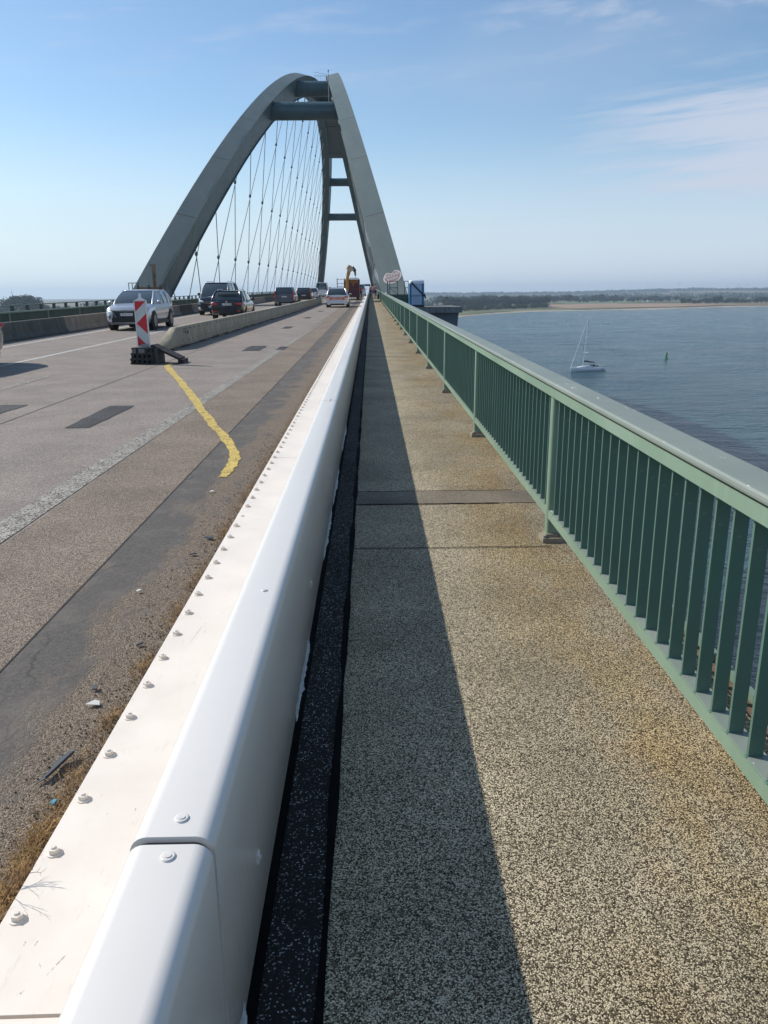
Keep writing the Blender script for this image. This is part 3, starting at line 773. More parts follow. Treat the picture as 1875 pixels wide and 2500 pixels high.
# ================================================================== WALKWAY RAILING (right)
rail = empty('railing', (1.14, 0, 0), 0, 'green painted steel railing with flat vertical bars along the walkway over the water', 'railing')
RI = Matrix.Translation((-1.14, 0, 0))
b = MB(); b.strip([(1.072, .978), (1.070, .986), (1.071, .996), (1.077, 1.003), (1.088, 1.004), (1.205, 1.004), (1.216, 1.002), (1.222, .992), (1.222, .978)][::-1], YS[:34])
b.xf(RI).build('top_cap', GREENT, rail)
b = MB(); b.strip([(1.090, .966), (1.090, .9775), (1.21, .9775), (1.21, .966)][::-1], YS[:34]); b.xf(RI).build('shadow_gap', TAR, rail)  # black strip painted in as the seam shade below the cap
b = MB(); b.strip([(1.081, .915), (1.081, .9655), (1.215, .9655), (1.215, .915), (1.205, .915), (1.205, .955), (1.092, .955), (1.092, .915)], YS[:34])
b.xf(RI).build('top_rail', GREEN_LIT, rail)
b = MB(); b.strip([(1.100, .150), (1.100, .200), (1.172, .200), (1.172, .150), (1.164, .150), (1.164, .192), (1.108, .192), (1.108, .150)], YS[:34])
b.xf(RI).build('bottom_rail', GREEN_LIT, rail)
b = MB(); b.strip([(1.107, .2004), (1.107, .2034), (1.171, .2034), (1.171, .2004)], YS[:34]); b.xf(RI).build('rail_ledge', GREENT, rail)
def post_mesh():
    b = MB(); n = 6; r = .022
    p = []
    x0, x1, y0, y1 = 1.094, 1.168, -.03, .03
    for cx, cy, a0 in ((x0+r, y0+r, math.pi), (x1-r*.2, y0+r*.2, 1.5*math.pi), (x1-r*.2, y1-r*.2, 0), (x0+r*.2, y1-r*.2, .5*math.pi)):
        rr = r if a0 == math.pi else r*.2
        for k in range(n+1): t = a0+k/n*math.pi/2; p.append((cx+rr*math.cos(t)-1.14, cy+rr*math.sin(t)))
    b.rings([[Vector((x, y, z)) for x, y in p] for z in (.035, .93)], True, True, True)
    return b.mesh('post', GREEN_LIT)
def foot_mesh():
    b = MB(); b.box(-.075, .055, -.07, .06, 0, .03); b.box(-.055, .045, -.045, .045, .03, .05)
    for sx in (-.06, .04): b.tube([(sx, -.05, .03), (sx, -.05, .045)], .012, 6)
    return b.mesh('post_foot', conc('rusty foot', (.26, .25, .20), (.36, .34, .28), (.25, .15, .07), .6, 9.))
pm, fm = post_mesh(), foot_mesh()
posts = [4.67+3.55*k for k in range(-1, 88)]
for y in posts:
    o = bpy.data.objects.new('post', pm); col.objects.link(o); o.parent = rail; o.location = (0, y, zd(y))
    f = bpy.data.objects.new('post_foot', fm); col.objects.link(f); f.parent = o
PITCH = 3.55/28
def bal_mesh():
    b = MB(); b.box(-.030, .016, -.006, .006, .196, .93)
    for s in (-1, 1): b.ell((-.032, s*.004, .201), (.007, .006, .004), 6, 4)
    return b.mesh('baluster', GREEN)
balm = bal_mesh(); n_ind = 0; far = MB()
for pi_, y0 in enumerate(posts):
    for k in range(1, 28):
        y = y0+k*PITCH
        if y < 1.5: continue
        if n_ind < 100:
            o = bpy.data.objects.new('baluster', balm); col.objects.link(o); o.parent = rail
            o.location = (0, y, zd(y)); o.rotation_euler = (0, 0, rnd.uniform(-.04, .04)); n_ind += 1
        else: far.box(1.11, 1.158, y-.006, y+.006, .196+zd(y), .93+zd(y))
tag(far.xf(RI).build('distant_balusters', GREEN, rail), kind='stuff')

# ================================================================== FAR SIDE FENCES & BARRIERS
def fence(name, X, z0, z1, yA, yB, pitch, label, rails, thickpost, balz, cat='fence', pw=.08):
    r = empty(name, (X, yA, 0), 0, label, cat); I = Matrix.Translation((-X, -yA, 0))
    ys = [yA]+[y for y in YS if yA < y < yB]+[yB]
    for nm, za, zb, xw, m_ in rails:
        b = MB(); b.strip([(X-xw, za), (X-xw, zb), (X+xw, zb), (X+xw, za)], ys); b.xf(I).build(nm, m_, r)
    k = 0; y = yA; farp = MB()
    while y < yB:
        if k < 60:
            b = MB(); b.box(-pw/2, pw/2, -thickpost/2, thickpost/2, z0+zd(y), z1+zd(y)); b.build('post', FENCE if thickpost > .1 else FENCEL, r, (0, y-yA, 0))
        else: farp.box(-pw/2, pw/2, y-yA-thickpost/2, y-yA+thickpost/2, z0+zd(y), z1+zd(y))
        k += 1; y += pitch
    if farp.v: tag(farp.build('distant_posts', FENCE, r), kind='stuff')
    if balz:
        b = MB(); y = yA
        while y < yB: b.box(-.03, .02, y-yA-.014, y-yA+.014, balz[0]+zd(y), balz[1]+zd(y)); y += .127
        tag(b.build('balusters', FENCE, r), kind='stuff')
    return r
fence('fence', -13.3, -.25, .72, 8.0+.2, 300, 3.55, 'dark green bar fence behind the concrete kerb wall beside the oncoming lane',
      (('top_rail', .70, .755, .05, FENCEL), ('bottom_rail', -.12, -.07, .03, FENCE)), .06, (-.1, .70))
fence('fence', -18.1, -.25, .74, 8.6, 300, 1.78, 'outermost fence on the far edge of the bridge, thick dark posts beyond the railway track',
      (('top_rail', .73, .785, .06, FENCEL), ('middle_rail', .40, .44, .03, FENCE), ('bottom_rail', -.12, -.07, .03, FENCE)), .17, (-.1, .40), pw=.12)
# fixed concrete wall on the left, in panels of differing age
XJ = -11.85
cuts = [8, 31.3, 50.3, 53.8, 72, 91, 110, 150, 200, 260]
mm = [CONCD, CONCL, CONCD, CONCL, CONCL, CONCD, CONCL, CONCD, CONCL]
labs = ['dark mossy stretch of low concrete wall at the left edge of the photo', 'tan brown low concrete wall stretch behind the silver car', 'short dark low concrete wall stretch by the midnight blue van',
        'pale brown low concrete wall stretch just behind the midnight blue van', 'fifth stretch of low concrete wall level with the slate car', 'dark low concrete wall stretch level with the black car ahead',
        'low concrete wall stretch level with the pale cars in the queue', 'distant dark low concrete wall stretch inside the arch', 'farthest low concrete wall stretch near the far arch foot']
for i in range(9):
    y0, y1 = cuts[i]+.01, cuts[i+1]-.01; b = MB()
    ys = [y0]+[y for y in YS if y0 < y < y1]+[y1]
    prof = [(.0, 0), (.0, .06), (-.10, .22), (-.14, .585), (-.16, .60), (-.30, .60), (-.32, .585), (-.36, .22), (-.46, .06), (-.46, 0)]
    b.strip([(XJ+x, z-.1) for x, z in prof], ys); b.xf(Matrix.Translation((-XJ, -y0, 0)))
    tag(b.build('concrete_wall', mm[i], None, (XJ, y0, 0)), labs[i], 'concrete wall', 'low concrete wall along the oncoming lane')
b = MB(); b.strip([(XJ+.005, -.10), (XJ+.005, -.07), (XJ+.10, -.07), (XJ+.12, -.10)], YS[1:30])
tag(b.build('kerb_filler', TARP), kind='structure')
# movable barrier segments
def kx(y): return -5.45+.0142*(min(y, 50)-21.5)
segs = [21.5, 27.6, 33.8, 40.0, 46.2, 52.4, 58.6, 64.8, 71.0, 77.2, 83.4]
slab = ['sloping nosed end segment of the tan movable barrier behind the striped beacon', 'second tan barrier segment from the sloping nose', 'third tan barrier segment from the sloping nose, beside the navy estate car',
        'fourth tan barrier segment from the nose, ahead of the navy estate car', 'fifth tan barrier segment from the sloping nose', 'sixth tan barrier segment from the sloping nose', 'seventh tan barrier segment, left of the pale car with red chevrons',
        'eighth tan barrier segment, beside the slate estate car', 'ninth tan barrier segment, beyond the slate estate car', 'farthest visible tan barrier segment']
for i in range(10):
    y0, y1 = segs[i]+.02, segs[i+1]-.02; x0, x1 = kx(y0), kx(y1)
    g = empty('barrier_segment', (x0, y0, zd(y0)-.1), 0, slab[i], 'barrier', 'tan movable barrier between the lanes')
    g.rotation_euler = (math.atan(.0115), 0, -math.atan2(x1-x0, y1-y0)); Ln = y1-y0
    if i == 0:
        st = [(0, .10), (.02, .17), (.95, .575), (1.05, .58), (Ln, .58)]
    else: st = [(0, .58), (Ln, .58)]
    b = MB(); rings = []
    for y, h in st:
        wtop = .34-.16*(h/.58) if i == 0 and y < 1 else .18
        prof = [(0, .05), (0, min(.12, h*.6)), (-.035, min(.30, h*.8)), (-.05, h-.015), (-.065, h), (-.05-wtop, h), (-.07-wtop, h-.015), (-.42, min(.12, h*.6)), (-.42, .05)]
        rings.append([Vector((x, y, z)) for x, z in prof])
    b.rings(rings, True, True)
    b.build('body', CONC, g)
    b = MB()
    for yy in ([.5, 2.2, Ln-1.6] if i else [.35, 2.3, Ln-1.6]): b.box(-.38, -.03, yy, yy+.9, 0, .052)
    b.build('feet', DGREY, g)
    b = MB()
    for k in range(10):
        yy = .35+k*Ln/10 + (.9 if i == 0 else 0)
        if yy > Ln-.1: break
        b.ell((-.044, yy, .50), (.012, .028, .036), 8, 5); b.ell((-.012, yy+.2, .18), (.012, .025, .032), 8, 5)
    b.build('bolt_heads', DGREY, g)
    b = MB(); b.box(-.002, .012, 2.0 if i else 1.7, Ln-.7, .058, .075); b.build('foot_rail', LGREY, g)
    if i == 0:
        b = MB()
        for (ya, yb, za, zb) in ((1.55, 2.7, .50, .51), (1.65, 1.80, .41, .46), (1.85, 1.98, .35, .47), (2.08, 2.28, .34, .47), (2.05, 2.32, .36, .39)):
            b.add([(-.030-.012*(za/.5), ya, za), (-.030-.012*(za/.5), yb, za), (-.034-.016*(zb/.5), yb, zb), (-.034-.016*(zb/.5), ya, zb)], [(0, 1, 2, 3)])
        b.xf(Matrix.Translation((.004, 0, 0))).build('stencil_mark', mat('brown stencil', (.10, .06, .05), .8), g)

# ================================================================== BEACON with stacked foot plates
bx, by = -5.16, 17.98; bz = zd(by)-.1
sg = empty('traffic_beacon', (bx, by, bz+.39), R(-2), 'upright red and white striped traffic beacon standing on stacked black plates', 'traffic beacon')
b = MB(); H_, W_ = 1.0, .26
b.box(-W_/2, W_/2, 0, .035, 0, H_); b.box(-W_/2-.012, -W_/2, -.006, .041, 0, H_); b.box(W_/2, W_/2+.012, -.006, .041, 0, H_)
b.build('board', [REFW], sg)
hd = [(-.13, H_), (.13, H_), (.10, H_+.02), (.045, H_+.045), (.025, H_+.075), (.022, H_+.145), (.012, H_+.155), (-.012, H_+.155), (-.022, H_+.145), (-.025, H_+.075), (-.045, H_+.045), (-.10, H_+.02)]
b = MB(); b.poly(hd, .03); b.build('handle', PWHITE, sg)
def uv(u, v): return (-W_/2+u*W_, H_*(1-v))
for nm, pl_ in (('red_stripe', ((.0, .015), (1., .015), (.94, .025), (.06, .24), (.0, .24))), ('red_stripe', ((1., .27), (.05, .50), (1., .74))), ('red_stripe', ((0., .76), (.86, .99), (.0, .99)))):
    q = [uv(*p) for p in pl_]; b = MB(); b.add([(x, -.003, z) for x, z in q], [tuple(range(len(q)))]); b.build(nm, RED, sg)
b = MB(); b.box(-.05, .10, -.02, .06, -.03, .045); b.build('socket', GREYP, sg)
b = MB(); b.box(-W_/2-.008, -W_/2+.006, -.0085, -.004, 0, H_); b.box(W_/2-.006, W_/2+.008, -.0085, -.004, 0, H_); b.build('edge_trim', PWHITE, sg)
sk = empty('foot_plate_stack', (bx, by, bz), R(-2), 'stack of black recycled plastic foot plates with slots under the striped beacon', 'foot plates')
for k, (dx, wd) in enumerate(((0, .54), (.01, .52), (.02, .48))):
    z0 = k*.122+.004; b = MB()
    b.box(dx-wd/2, dx+wd/2, -.22, .38, z0+.085, z0+.118)
    b.box(dx-wd/2, dx+wd/2, -.22, .38, z0, z0+.022)
    for j in range(5):
        xx = dx-wd/2+.015+j*(wd-.09)/4; b.box(xx, xx+.06, -.215, .375, z0+.0225, z0+.0845)
    b.build('foot_plate', BLACKP, sk)
b = MB(); b.box(-.21, -.12, -.224, -.2205, .25, .345); b.box(-.06, .08, -.224, -.2205, .25, .345); b.build('face_block', mat('grey rubber', (.16, .16, .16), .7, var=.2), sk)
b = MB(); b.box(.268, .36, -.16, .34, .0, .36); b.build('end_block', mat('dark green grey rubber', (.045, .055, .055), .7, var=.3), sk)
b = MB(); b.bar((.20, .02, .405), (.82, .0, .10), .50, .045, (0, 0, 1)); b.bar((.78, 0, .05), (.90, 0, .05), .5, .09)
tag(b.build('foot_plate', mat('black red rubber', (.022, .012, .014), .75, var=.3), None, (bx, by+.1, bz)), 'single black foot plate leaning slanted from the stack down to the road', 'foot plate')

# ================================================================== VEHICLES
def interp(tab, y):
    if y <= tab[0][0]: return tab[0][1:]
    for a, c in zip(tab, tab[1:]):
        if y <= c[0]:
            t = (y-a[0])/(c[0]-a[0]); t = t*t*(3-2*t) if False else t
            return tuple(p*(1-t)+q*t for p, q in zip(a[1:], c[1:]))
    return tab[-1][1:]
def car(name, loc, away, label, cat, group, L, W, H, P, body, gh, wheel=(.34, .85, None), roofrack=False, lights='std', plate=None, extra=None, plateh=.70):
    """local frame: nose at y=0, tail at y=L; body=[(y, z bottom, z top, half width)], gh=(base front, base rear, roof front, roof rear, belt)"""
    r = empty(name, loc, math.pi if away else 0, label, cat, group)
    r.rotation_euler = (math.atan(.0115)*(-1 if away else 1), 0, math.pi if away else 0)
    hwid = W/2
    b = MB(); rings = []
    N = 34
    for i in range(N+1):
        t = i/N; y = L*(t if .1 < t < .9 else (t if True else t))
        zb, zt, hw = interp(body, y)
        h = zt-zb
        half = [(0, zb), (.80*hw, zb), (.93*hw, zb+.05), (.985*hw, zb+.3*h), (hw, zb+.52*h), (.985*hw, zb+.74*h), (.955*hw, zt-.075), (.90*hw, zt-.02), (.78*hw, zt), (.4*hw, zt+.018), (0, zt+.025)]
        ring = [Vector((x, y, z)) for x, z in half]+[Vector((-x, y, z)) for x, z in half[-2:0:-1]]
        rings.append(ring)
    b.rings(rings, True, True, True)
    b.build('body', P, r)
    # greenhouse
    bf, br, rf, rr_, belt = gh
    ztop = H-.05
    def ring(y0, y1, hw, z, rad, bow=.0):
        pts = []
        for cx, cy, a0, fr in ((hw-rad, y1-rad, 0, 0), (-hw+rad, y1-rad, math.pi/2, 0), (-hw+rad, y0+rad, math.pi, 1), (hw-rad, y0+rad, 1.5*math.pi, 1)):
            for k in range(5):
                a = a0+k/4*math.pi/2; x, y = cx+rad*math.cos(a), cy+rad*math.sin(a)
                if fr: y -= bow*(1-(x/hw)**2)
                else: y += bow*.5*(1-(x/hw)**2)
                pts.append(Vector((x, y, z)))
        return pts
    levels = [(0, belt-.06), (.25, belt+(ztop-belt)*.27), (.6, belt+(ztop-belt)*.63), (.9, belt+(ztop-belt)*.92), (1, ztop)]
    gl = MB(); gr = []
    for t, z in levels:
        hw = hwid*(.915-.185*t**1.4); y0 = bf+(rf-bf)*(t**1.12); y1 = br+(rr_-br)*(t**1.3)
        gr.append(ring(y0, y1, hw, z, .10+.05*t, .07))
    gl.rings(gr, True, False, True); gl.build('windows', GLASS, r)
    rf_ = MB(); rr2 = []
    for k, (s, dz) in enumerate(((1.015, -.012), (1.03, .012), (.97, .035), (.80, .048), (.4, .056), (.02, .058))):
        c = Vector((0, (rf+rr_)/2, ztop+dz)); 
        rr2.append([Vector((p.x*s, c.y+(p.y-c.y)*(s if k else s), c.z)) for p in gr[-1]])
    rf_.rings(rr2, True, True, True); rf_.build('roof', P, r)
    pil = MB()
    for s in (-1, 1):
        for corner in ((-1, 0), (1, 0)):
            pts = []
            for t, z in levels:
                hw = hwid*(.915-.185*t**1.4); y0 = bf+(rf-bf)*(t**1.12); y1 = br+(rr_-br)*(t**1.3)
                pts.append((s*(hw-.035), (y0+.035) if corner[0] < 0 else (y1-.05), z))
            pil.tube(pts, .035 if corner[0] < 0 else .07, 6)
        for yy, rr in ((bf+(br-bf)*.48, .022), (bf+(br-bf)*.80, .05)):
            pil.tube([(s*hwid*(.918-.185*t**1.4), yy, z) for t, z in levels], rr, 6)
    pil.build('pillar_frame', P, r)
    # wheels
    wr, fy, ry = wheel; ry = ry or L-fy-.02
    arch = MB()
    for s in (-1, 1):
        for yy in (fy, ry):
            zb, zt, hw = interp(body, yy)
            arch.tube([(s*(hw*.80), yy, wr), (s*(hw*1.004), yy, wr)], wr*1.17, 22)
            g = MB(); g.tube([(-.11, 0, 0), (-.10, 0, 0), (.10, 0, 0), (.11, 0, 0)], [wr*.9, wr, wr, wr*.9], 24)
            wo_ = empty('wheel', (s*(hw-.085), yy, wr)); wo_.parent = r
            g.build('tyre', TYRE, wo_)
            g = MB(); g.tube([(s*.108, 0, 0), (s*.118, 0, 0)], [wr*.68, wr*.66], 20)
            g.build('rim', RIM, wo_)
            g = MB()
            for k in range(5):
                a = k*2*math.pi/5+.63; c, s_ = math.cos(a), math.sin(a)
                g.add([(s*.120, c*.25*wr-s_*.05*wr, s_*.25*wr+c*.05*wr), (s*.120, c*.25*wr+s_*.05*wr*0+(-s_)*-.05*wr, s_*.25*wr-c*.05*wr), (s*.120, c*.6*wr+s_*.10*wr, s_*.6*wr-c*.10*wr)], [(0, 1, 2)])
            g.build('rim_slots', BLK, wo_)
    arch.build('wheel_arches', BLK, r)
    # mirrors
    for s in (-1, 1):
        m_ = MB(); m_.ell((s*(hwid+.10), bf+.42, belt+.07), (.11, .07, .075), 10, 7); m_.bar((s*(hwid*.88), bf+.40, belt), (s*(hwid+.05), bf+.42, belt+.04), .04, .04)
        m_.build('mirror', P, r)
    # trim: sills, bumpers
    zb0 = interp(body, 1.)[0]
    t_ = MB()
    for s in (-1, 1): t_.box(s*hwid*.99-.02, s*hwid*.99+.02, fy+wr*1.2, ry-wr*1.2, zb0-.02, zb0+.10)
    t_.build('sills', BLK, r)
    f0 = interp(body, .06); f1 = interp(body, L-.06)
    if lights:
        for s in (-1, 1):
            h = MB(); M_ = Matrix.Translation((s*f0[2]*.80, .10, f0[1]-.09)) @ Matrix.Rotation(s*.55, 4, 'Z') @ Matrix.Rotation(s*-.12, 4, 'Y')
            h.ell((0, 0, 0), (.21, .075, .068), 12, 7, M=M_); h.build('headlight', LAMPW, r)
            h = MB(); zt_ = f1[1]
            if lights == 'tall':
                h.box(s*f1[2]*.93-.06, s*f1[2]*.93+.05, L-.22, L+.015, zt_-.42, zt_+.25)
            elif lights == 'van':
                h.box(s*f1[2]*.93-.05, s*f1[2]*.93+.05, L-.12, L+.015, zt_-.35, zt_+.05)
            else:
                h.ell((s*f1[2]*.80, L-.055, zt_-.14), (.22, .09, .082), 12, 7)
            h.build('taillight', LAMPR, r)
    if plate:
        for yy, sgn in ((-.012, 1), (L+.012, -1)):
            if (sgn == 1) == away: continue
            pl_ = MB(); pl_.box(-.26, .26, yy-.006, yy+.006, plateh-.055, plateh+.055); po = pl_.build('number_plate', PLATE, r)
            pb = MB(); xb = -.26 if sgn == 1 else .22
            pb.box(xb, xb+.04, yy-.0075*sgn if sgn == 1 else yy, yy if sgn == 1 else yy+.0075, plateh-.05, plateh+.05); pb.build('plate_band', PLATEB, po)
            text('plate_text', plate, .105, INK, po, (.02*sgn, yy-.0085*sgn, plateh), (math.pi/2, 0, 0 if sgn == 1 else math.pi), .001)
    if roofrack:
        k_ = MB()
        for s in (-1, 1): k_.tube([(s*hwid*.66, rf+.15, H-.02), (s*hwid*.66, rf+.3, H+.05), (s*hwid*.66, rr_-.35, H+.05), (s*hwid*.66, rr_-.15, H-.02)], .018, 6)
        k_.build('roof_rails', ALU, r)
    if extra: extra(r, L, W, H)
    return r
def up(y): return zd(y)-.1
suv_b = [(0, .40, .66, .68), (.05, .30, .80, .80), (.25, .24, .93, .87), (1.0, .24, 1.04, .905), (1.35, .24, 1.05, .905), (3.9, .26, 1.05, .905), (4.2, .32, 1.02, .87), (4.34, .42, .95, .80)]
def suv_x(r, L, W, H):
    b = MB(); b.box(-.54, .54, -.015, .06, .50, .80); b.box(-.58, .58, -.03, .04, .34, .52); b.build('grille', BLK, r)
    b = MB(); b.bar((-.60, -.03, .80), (-.06, -.05, .77), .03, .03); b.bar((.60, -.03, .80), (.06, -.05, .77), .03, .03)
    for s in (-1, 1): b.bar((s*.55, -.035, .78), (s*.40, -.035, .52), .02, .05); b.bar((s*.62, -.02, .62), (s*.72, .03, .46), .02, .09)
    b.build('chrome_trim', CHROME, r)
    b = MB(); b.bar((-.78, .02, .33), (-.5, -.05, .31), .04, .05); b.bar((-.5, -.05, .31), (.5, -.05, .31), .04, .05); b.bar((.5, -.05, .31), (.78, .02, .33), .04, .05); b.build('skid_plate', CHROME, r)
    b = MB()
    for k in range(3):
        a = math.pi/2+k*2*math.pi/3; c, s = math.cos(a), math.sin(a); q = [(0, 0), (c*.035-s*.02, s*.035+c*.02), (c*.07, s*.07), (c*.035+s*.02, s*.035-c*.02)]
        b.add([(x, -.058, .755+z) for x, z in q], [(0, 1, 2, 3)])
    b.build('emblem', CHROME, r)
    for s in (-1, 1):
        b = MB(); b.ell((s*.70, .06, .46), (.09, .05, .07), 8, 6); b.build('fog_lamp', LAMPW, r)
    b = MB(); b.box(-.3, .3, L-.35, L-.1, H-.03, H+.0); b.build('spoiler', P_SILV, r)
car('silver_suv', (-9.80, 32.1, up(32.1)), False, 'oncoming silver compact SUV behind the striped beacon', 'car', None, 4.34, 1.80, 1.585, P_SILV, suv_b, (.98, 4.24, 2.0, 3.55, 1.02), wheel=(.36, .86, 3.50), plate='EI PI 111', extra=suv_x, plateh=.64)
van_b = [(0, .42, .74, .74), (.06, .30, .92, .86), (.3, .24, 1.06, .93), (1.0, .24, 1.17, .96), (1.4, .24, 1.22, .965), (4.9, .26, 1.22, .965), (5.1, .34, 1.2, .93), (5.14, .45, 1.1, .9)]
def van_x(r, L, W, H):
    b = MB(); b.box(-.50, .50, -.02, .05, .66, .86); b.box(-.6, .6, -.03, .04, .30, .42); b.build('grille', BLK, r)
    b = MB()
    for z in (.72, .80): b.bar((-.50, -.03, z), (.50, -.03, z), .02, .018)
    b.tube([(0, -.025, .76), (0, -.045, .76)], .085, 18); b.build('chrome_trim', CHROME, r)
    b = MB(); b.tube([(0, -.046, .76), (0, -.049, .76)], .068, 18); b.build('emblem_disc', BLK, r)
    b = MB()
    for k in range(3): a = math.pi/2+k*2*math.pi/3; b.bar((0, -.052, .76), (.066*math.cos(a), -.052, .76+.066*math.sin(a)), .004, .014)
    b.build('emblem', CHROME, r)
    b = MB()
    def hood(x, y): return (x, y, interp(van_b, y)[1]+.033-.02*(x/.9)**2)
    for s in (-1, 1):
        vs = [hood(s*.04, .44)]+[hood(s*(.04+.36*math.sin(t)), .42-.12*math.cos(t)+.10*math.sin(t*1.5)) for t in [i*math.pi/10 for i in range(11)]]
        b.add(vs, [(0, i, i+1) for i in range(1, 11)])
    b.build('hood_wings', mat('pale sticker', (.5, .5, .55), .5), r)
    for s in (-1, 1):
        b = MB(); b.ell((s*.80, .07, .42), (.09, .06, .10), 8, 6); b.build('fog_lamp', LAMPW, r)
car('blue_van', (-9.72, 49.3, up(49.3)), False, 'oncoming midnight blue people carrier with roof rails and pale winged hood graphic', 'van', None, 5.14, 1.92, 1.96, P_NAVY, van_b, (.85, 5.0, 1.75, 4.7, 1.20), wheel=(.36, .95, 4.1), roofrack=True, plate='H VL 27', extra=van_x, plateh=.52)
wag_b = [(0, .35, .62, .70), (.06, .26, .76, .82), (.3, .20, .86, .88), (1.1, .20, .96, .905), (1.5, .20, .98, .905), (4.2, .22, 1.00, .905), (4.5, .26, 1.0, .87), (4.62, .36, .93, .80)]
def wag_x(r, L, W, H):
    b = MB(); b.box(-.42, .42, L-.05, L+.012, .28, .44); b.build('bumper_insert', BLK, r)
    b = MB(); b.tube([(0, L+.0, .93), (0, L+.02, .93)], .042, 14); b.build('emblem', CHROME, r)
    b = MB(); b.box(-.56, .56, L-.46, L-.2, H-.035, H-.005); b.build('spoiler', P_BLUEBK, r)
    for s in (-1, 1):
        b = MB(); b.box(s*.62-.11, s*.62+.11, L-.04, L+.006, .43, .47); b.build('reflector', LAMPR, r)
        b = MB(); b.tube([(s*.02-.0, L-.05, .22), (s*.02, L+.02, .22)], .03, 8); b.build('exhaust', CHROME, r)
    b = MB(); b.ell((0, L-1.0, H+.04), (.02, .06, .04), 6, 5); b.build('antenna', BLK, r)
car('navy_estate_car', (-7.74, 43.1+4.62, up(45.4)), True, 'blue black estate car driving away beside the tan barrier, nearest car in the queue', 'car', None, 4.62, 1.81, 1.52, P_BLUEBK, wag_b, (1.25, 4.52, 2.05, 4.0, .97), wheel=(.33, .85, 3.68), roofrack=True, plate='L OM 842', extra=wag_x, plateh=.80)
def slate_x(r, L, W, H):
    b = MB(); b.box(-.5, .5, L-.05, L+.012, .26, .40); b.build('bumper_insert', BLK, r)
car('slate_estate_car', (-7.63, 70.9+4.6, up(73)), True, 'slate grey tall car with upright red tail lights driving away behind the navy estate', 'car', None, 4.6, 1.88, 1.66, P_GREY,
    [(a, c+.03, d+.07, e) for a, c, d, e in wag_b], (1.25, 4.5, 2.05, 4.1, 1.05), wheel=(.36, .85, 3.65), lights='tall', plate='OH K 510', extra=slate_x, plateh=.85)
car('black_car', (-7.75, 93+4.5, up(95)), True, 'black car driving away with red tail lights, third in the queue ahead', 'car', None, 4.5, 1.82, 1.58, P_BLACK,
    [(a*.97, c, d+.04, e) for a, c, d, e in wag_b], (1.2, 4.4, 2.0, 4.0, 1.0), wheel=(.34, .85, 3.55), lights='tall', plate='PLO 31', plateh=.72)
car('pale_hatchback', (-7.9, 109+4.2, up(111)), True, 'pale silver hatchback in the queue just behind the white van', 'car', None, 4.2, 1.80, 1.52, P_WHITE,
    [(a*.9, c, d, e) for a, c, d, e in wag_b], (1.1, 4.1, 1.9, 3.7, .97), wheel=(.32, .8, 3.3))
car('white_van', (-7.3, 120+5.2, up(122)), True, 'white van with a roof rack at the head of the queue', 'van', None, 5.14, 2.0, 2.25, P_WHITE,
    [(a, c, d+.1, e) for a, c, d, e in van_b], (.85, 5.1, 1.6, 5.0, 1.3), wheel=(.36, .95, 4.1), roofrack=True, lights='van')
car('pale_car', (-7.1, 131+4.4, up(133)), True, 'small pale car partly hidden ahead of the white van', 'car', None, 4.4, 1.8, 1.6, P_WHITE, [(a*.95, c, d, e) for a, c, d, e in wag_b], (1.2, 4.3, 2.0, 4.0, 1.0))
def serv_x(r, L, W, H):
    b = MB()
    chv = []
    for k in range(8):
        x0 = -.60+k*.15; s = -1 if x0 < 0 else 1
        z0, z1 = .66, .86
        sk_ = .07*s
        if k % 2 == 0 or True: chv.append(((x0, z0), (x0+.075, z0), (x0+.075-sk_, z1), (x0-sk_, z1)))
    for q in chv: b.add([(x, L+.028, z) for x, z in q], [(0, 3, 2, 1)])
    b.build('red_chevrons', mat('chevron red', (.62, .07, .03), .5), r)
    b = MB(); b.box(-.70, .70, L-.03, L+.022, .64, .88); b.build('chevron_board', mat('pale reflective', (.6, .6, .6), .5), r)
    b = MB(); b.box(-.55, .55, L-.05, L+.014, .22, .34); b.build('bumper_insert', BLK, r)
    b = MB(); b.box(-.5, .5, 1.9, 2.15, H, H+.06); b.build('beacon_bar', P_SILV, r)
    for s in (-1, 1):
        b = MB(); b.tube([(s*.52, L-.0, .74), (s*.52, L+.034, .74)], .115, 16); b.build('amber_lamp', mat('amber lamp', (.75, .12, .02), .3), r)
car('silver_service_car', (-2.70, 65.0+4.5, up(67)), True, 'silver estate with red warning chevrons on its tailgate in the closed lane', 'car', None, 4.5, 1.82, 1.54, P_SILV,
    wag_b, (1.25, 4.45, 2.05, 3.95, .99), wheel=(.34, .85, 3.6), extra=serv_x)
# car leaving the frame on the left
car('dark_hatchback', (-9.44, 14.5, up(16.5)), False, 'rear corner of a dark car cut off at the left edge of the photo', 'car', None, 4.2, 1.78, 1.50, P_GREY,
    [(a*.91, c, d, e) for a, c, d, e in wag_b], (1.1, 4.1, 1.9, 3.7, .97), wheel=(.34, .8, 3.35))
car('parked_van', (-1.75, 134+5, up(136)), True, 'pale van parked in the closed lane beyond the orange clad worker', 'van', None, 5.14, 1.9, 2.0, P_WHITE, van_b, (.85, 5.0, 1.6, 4.9, 1.2), lights='van')

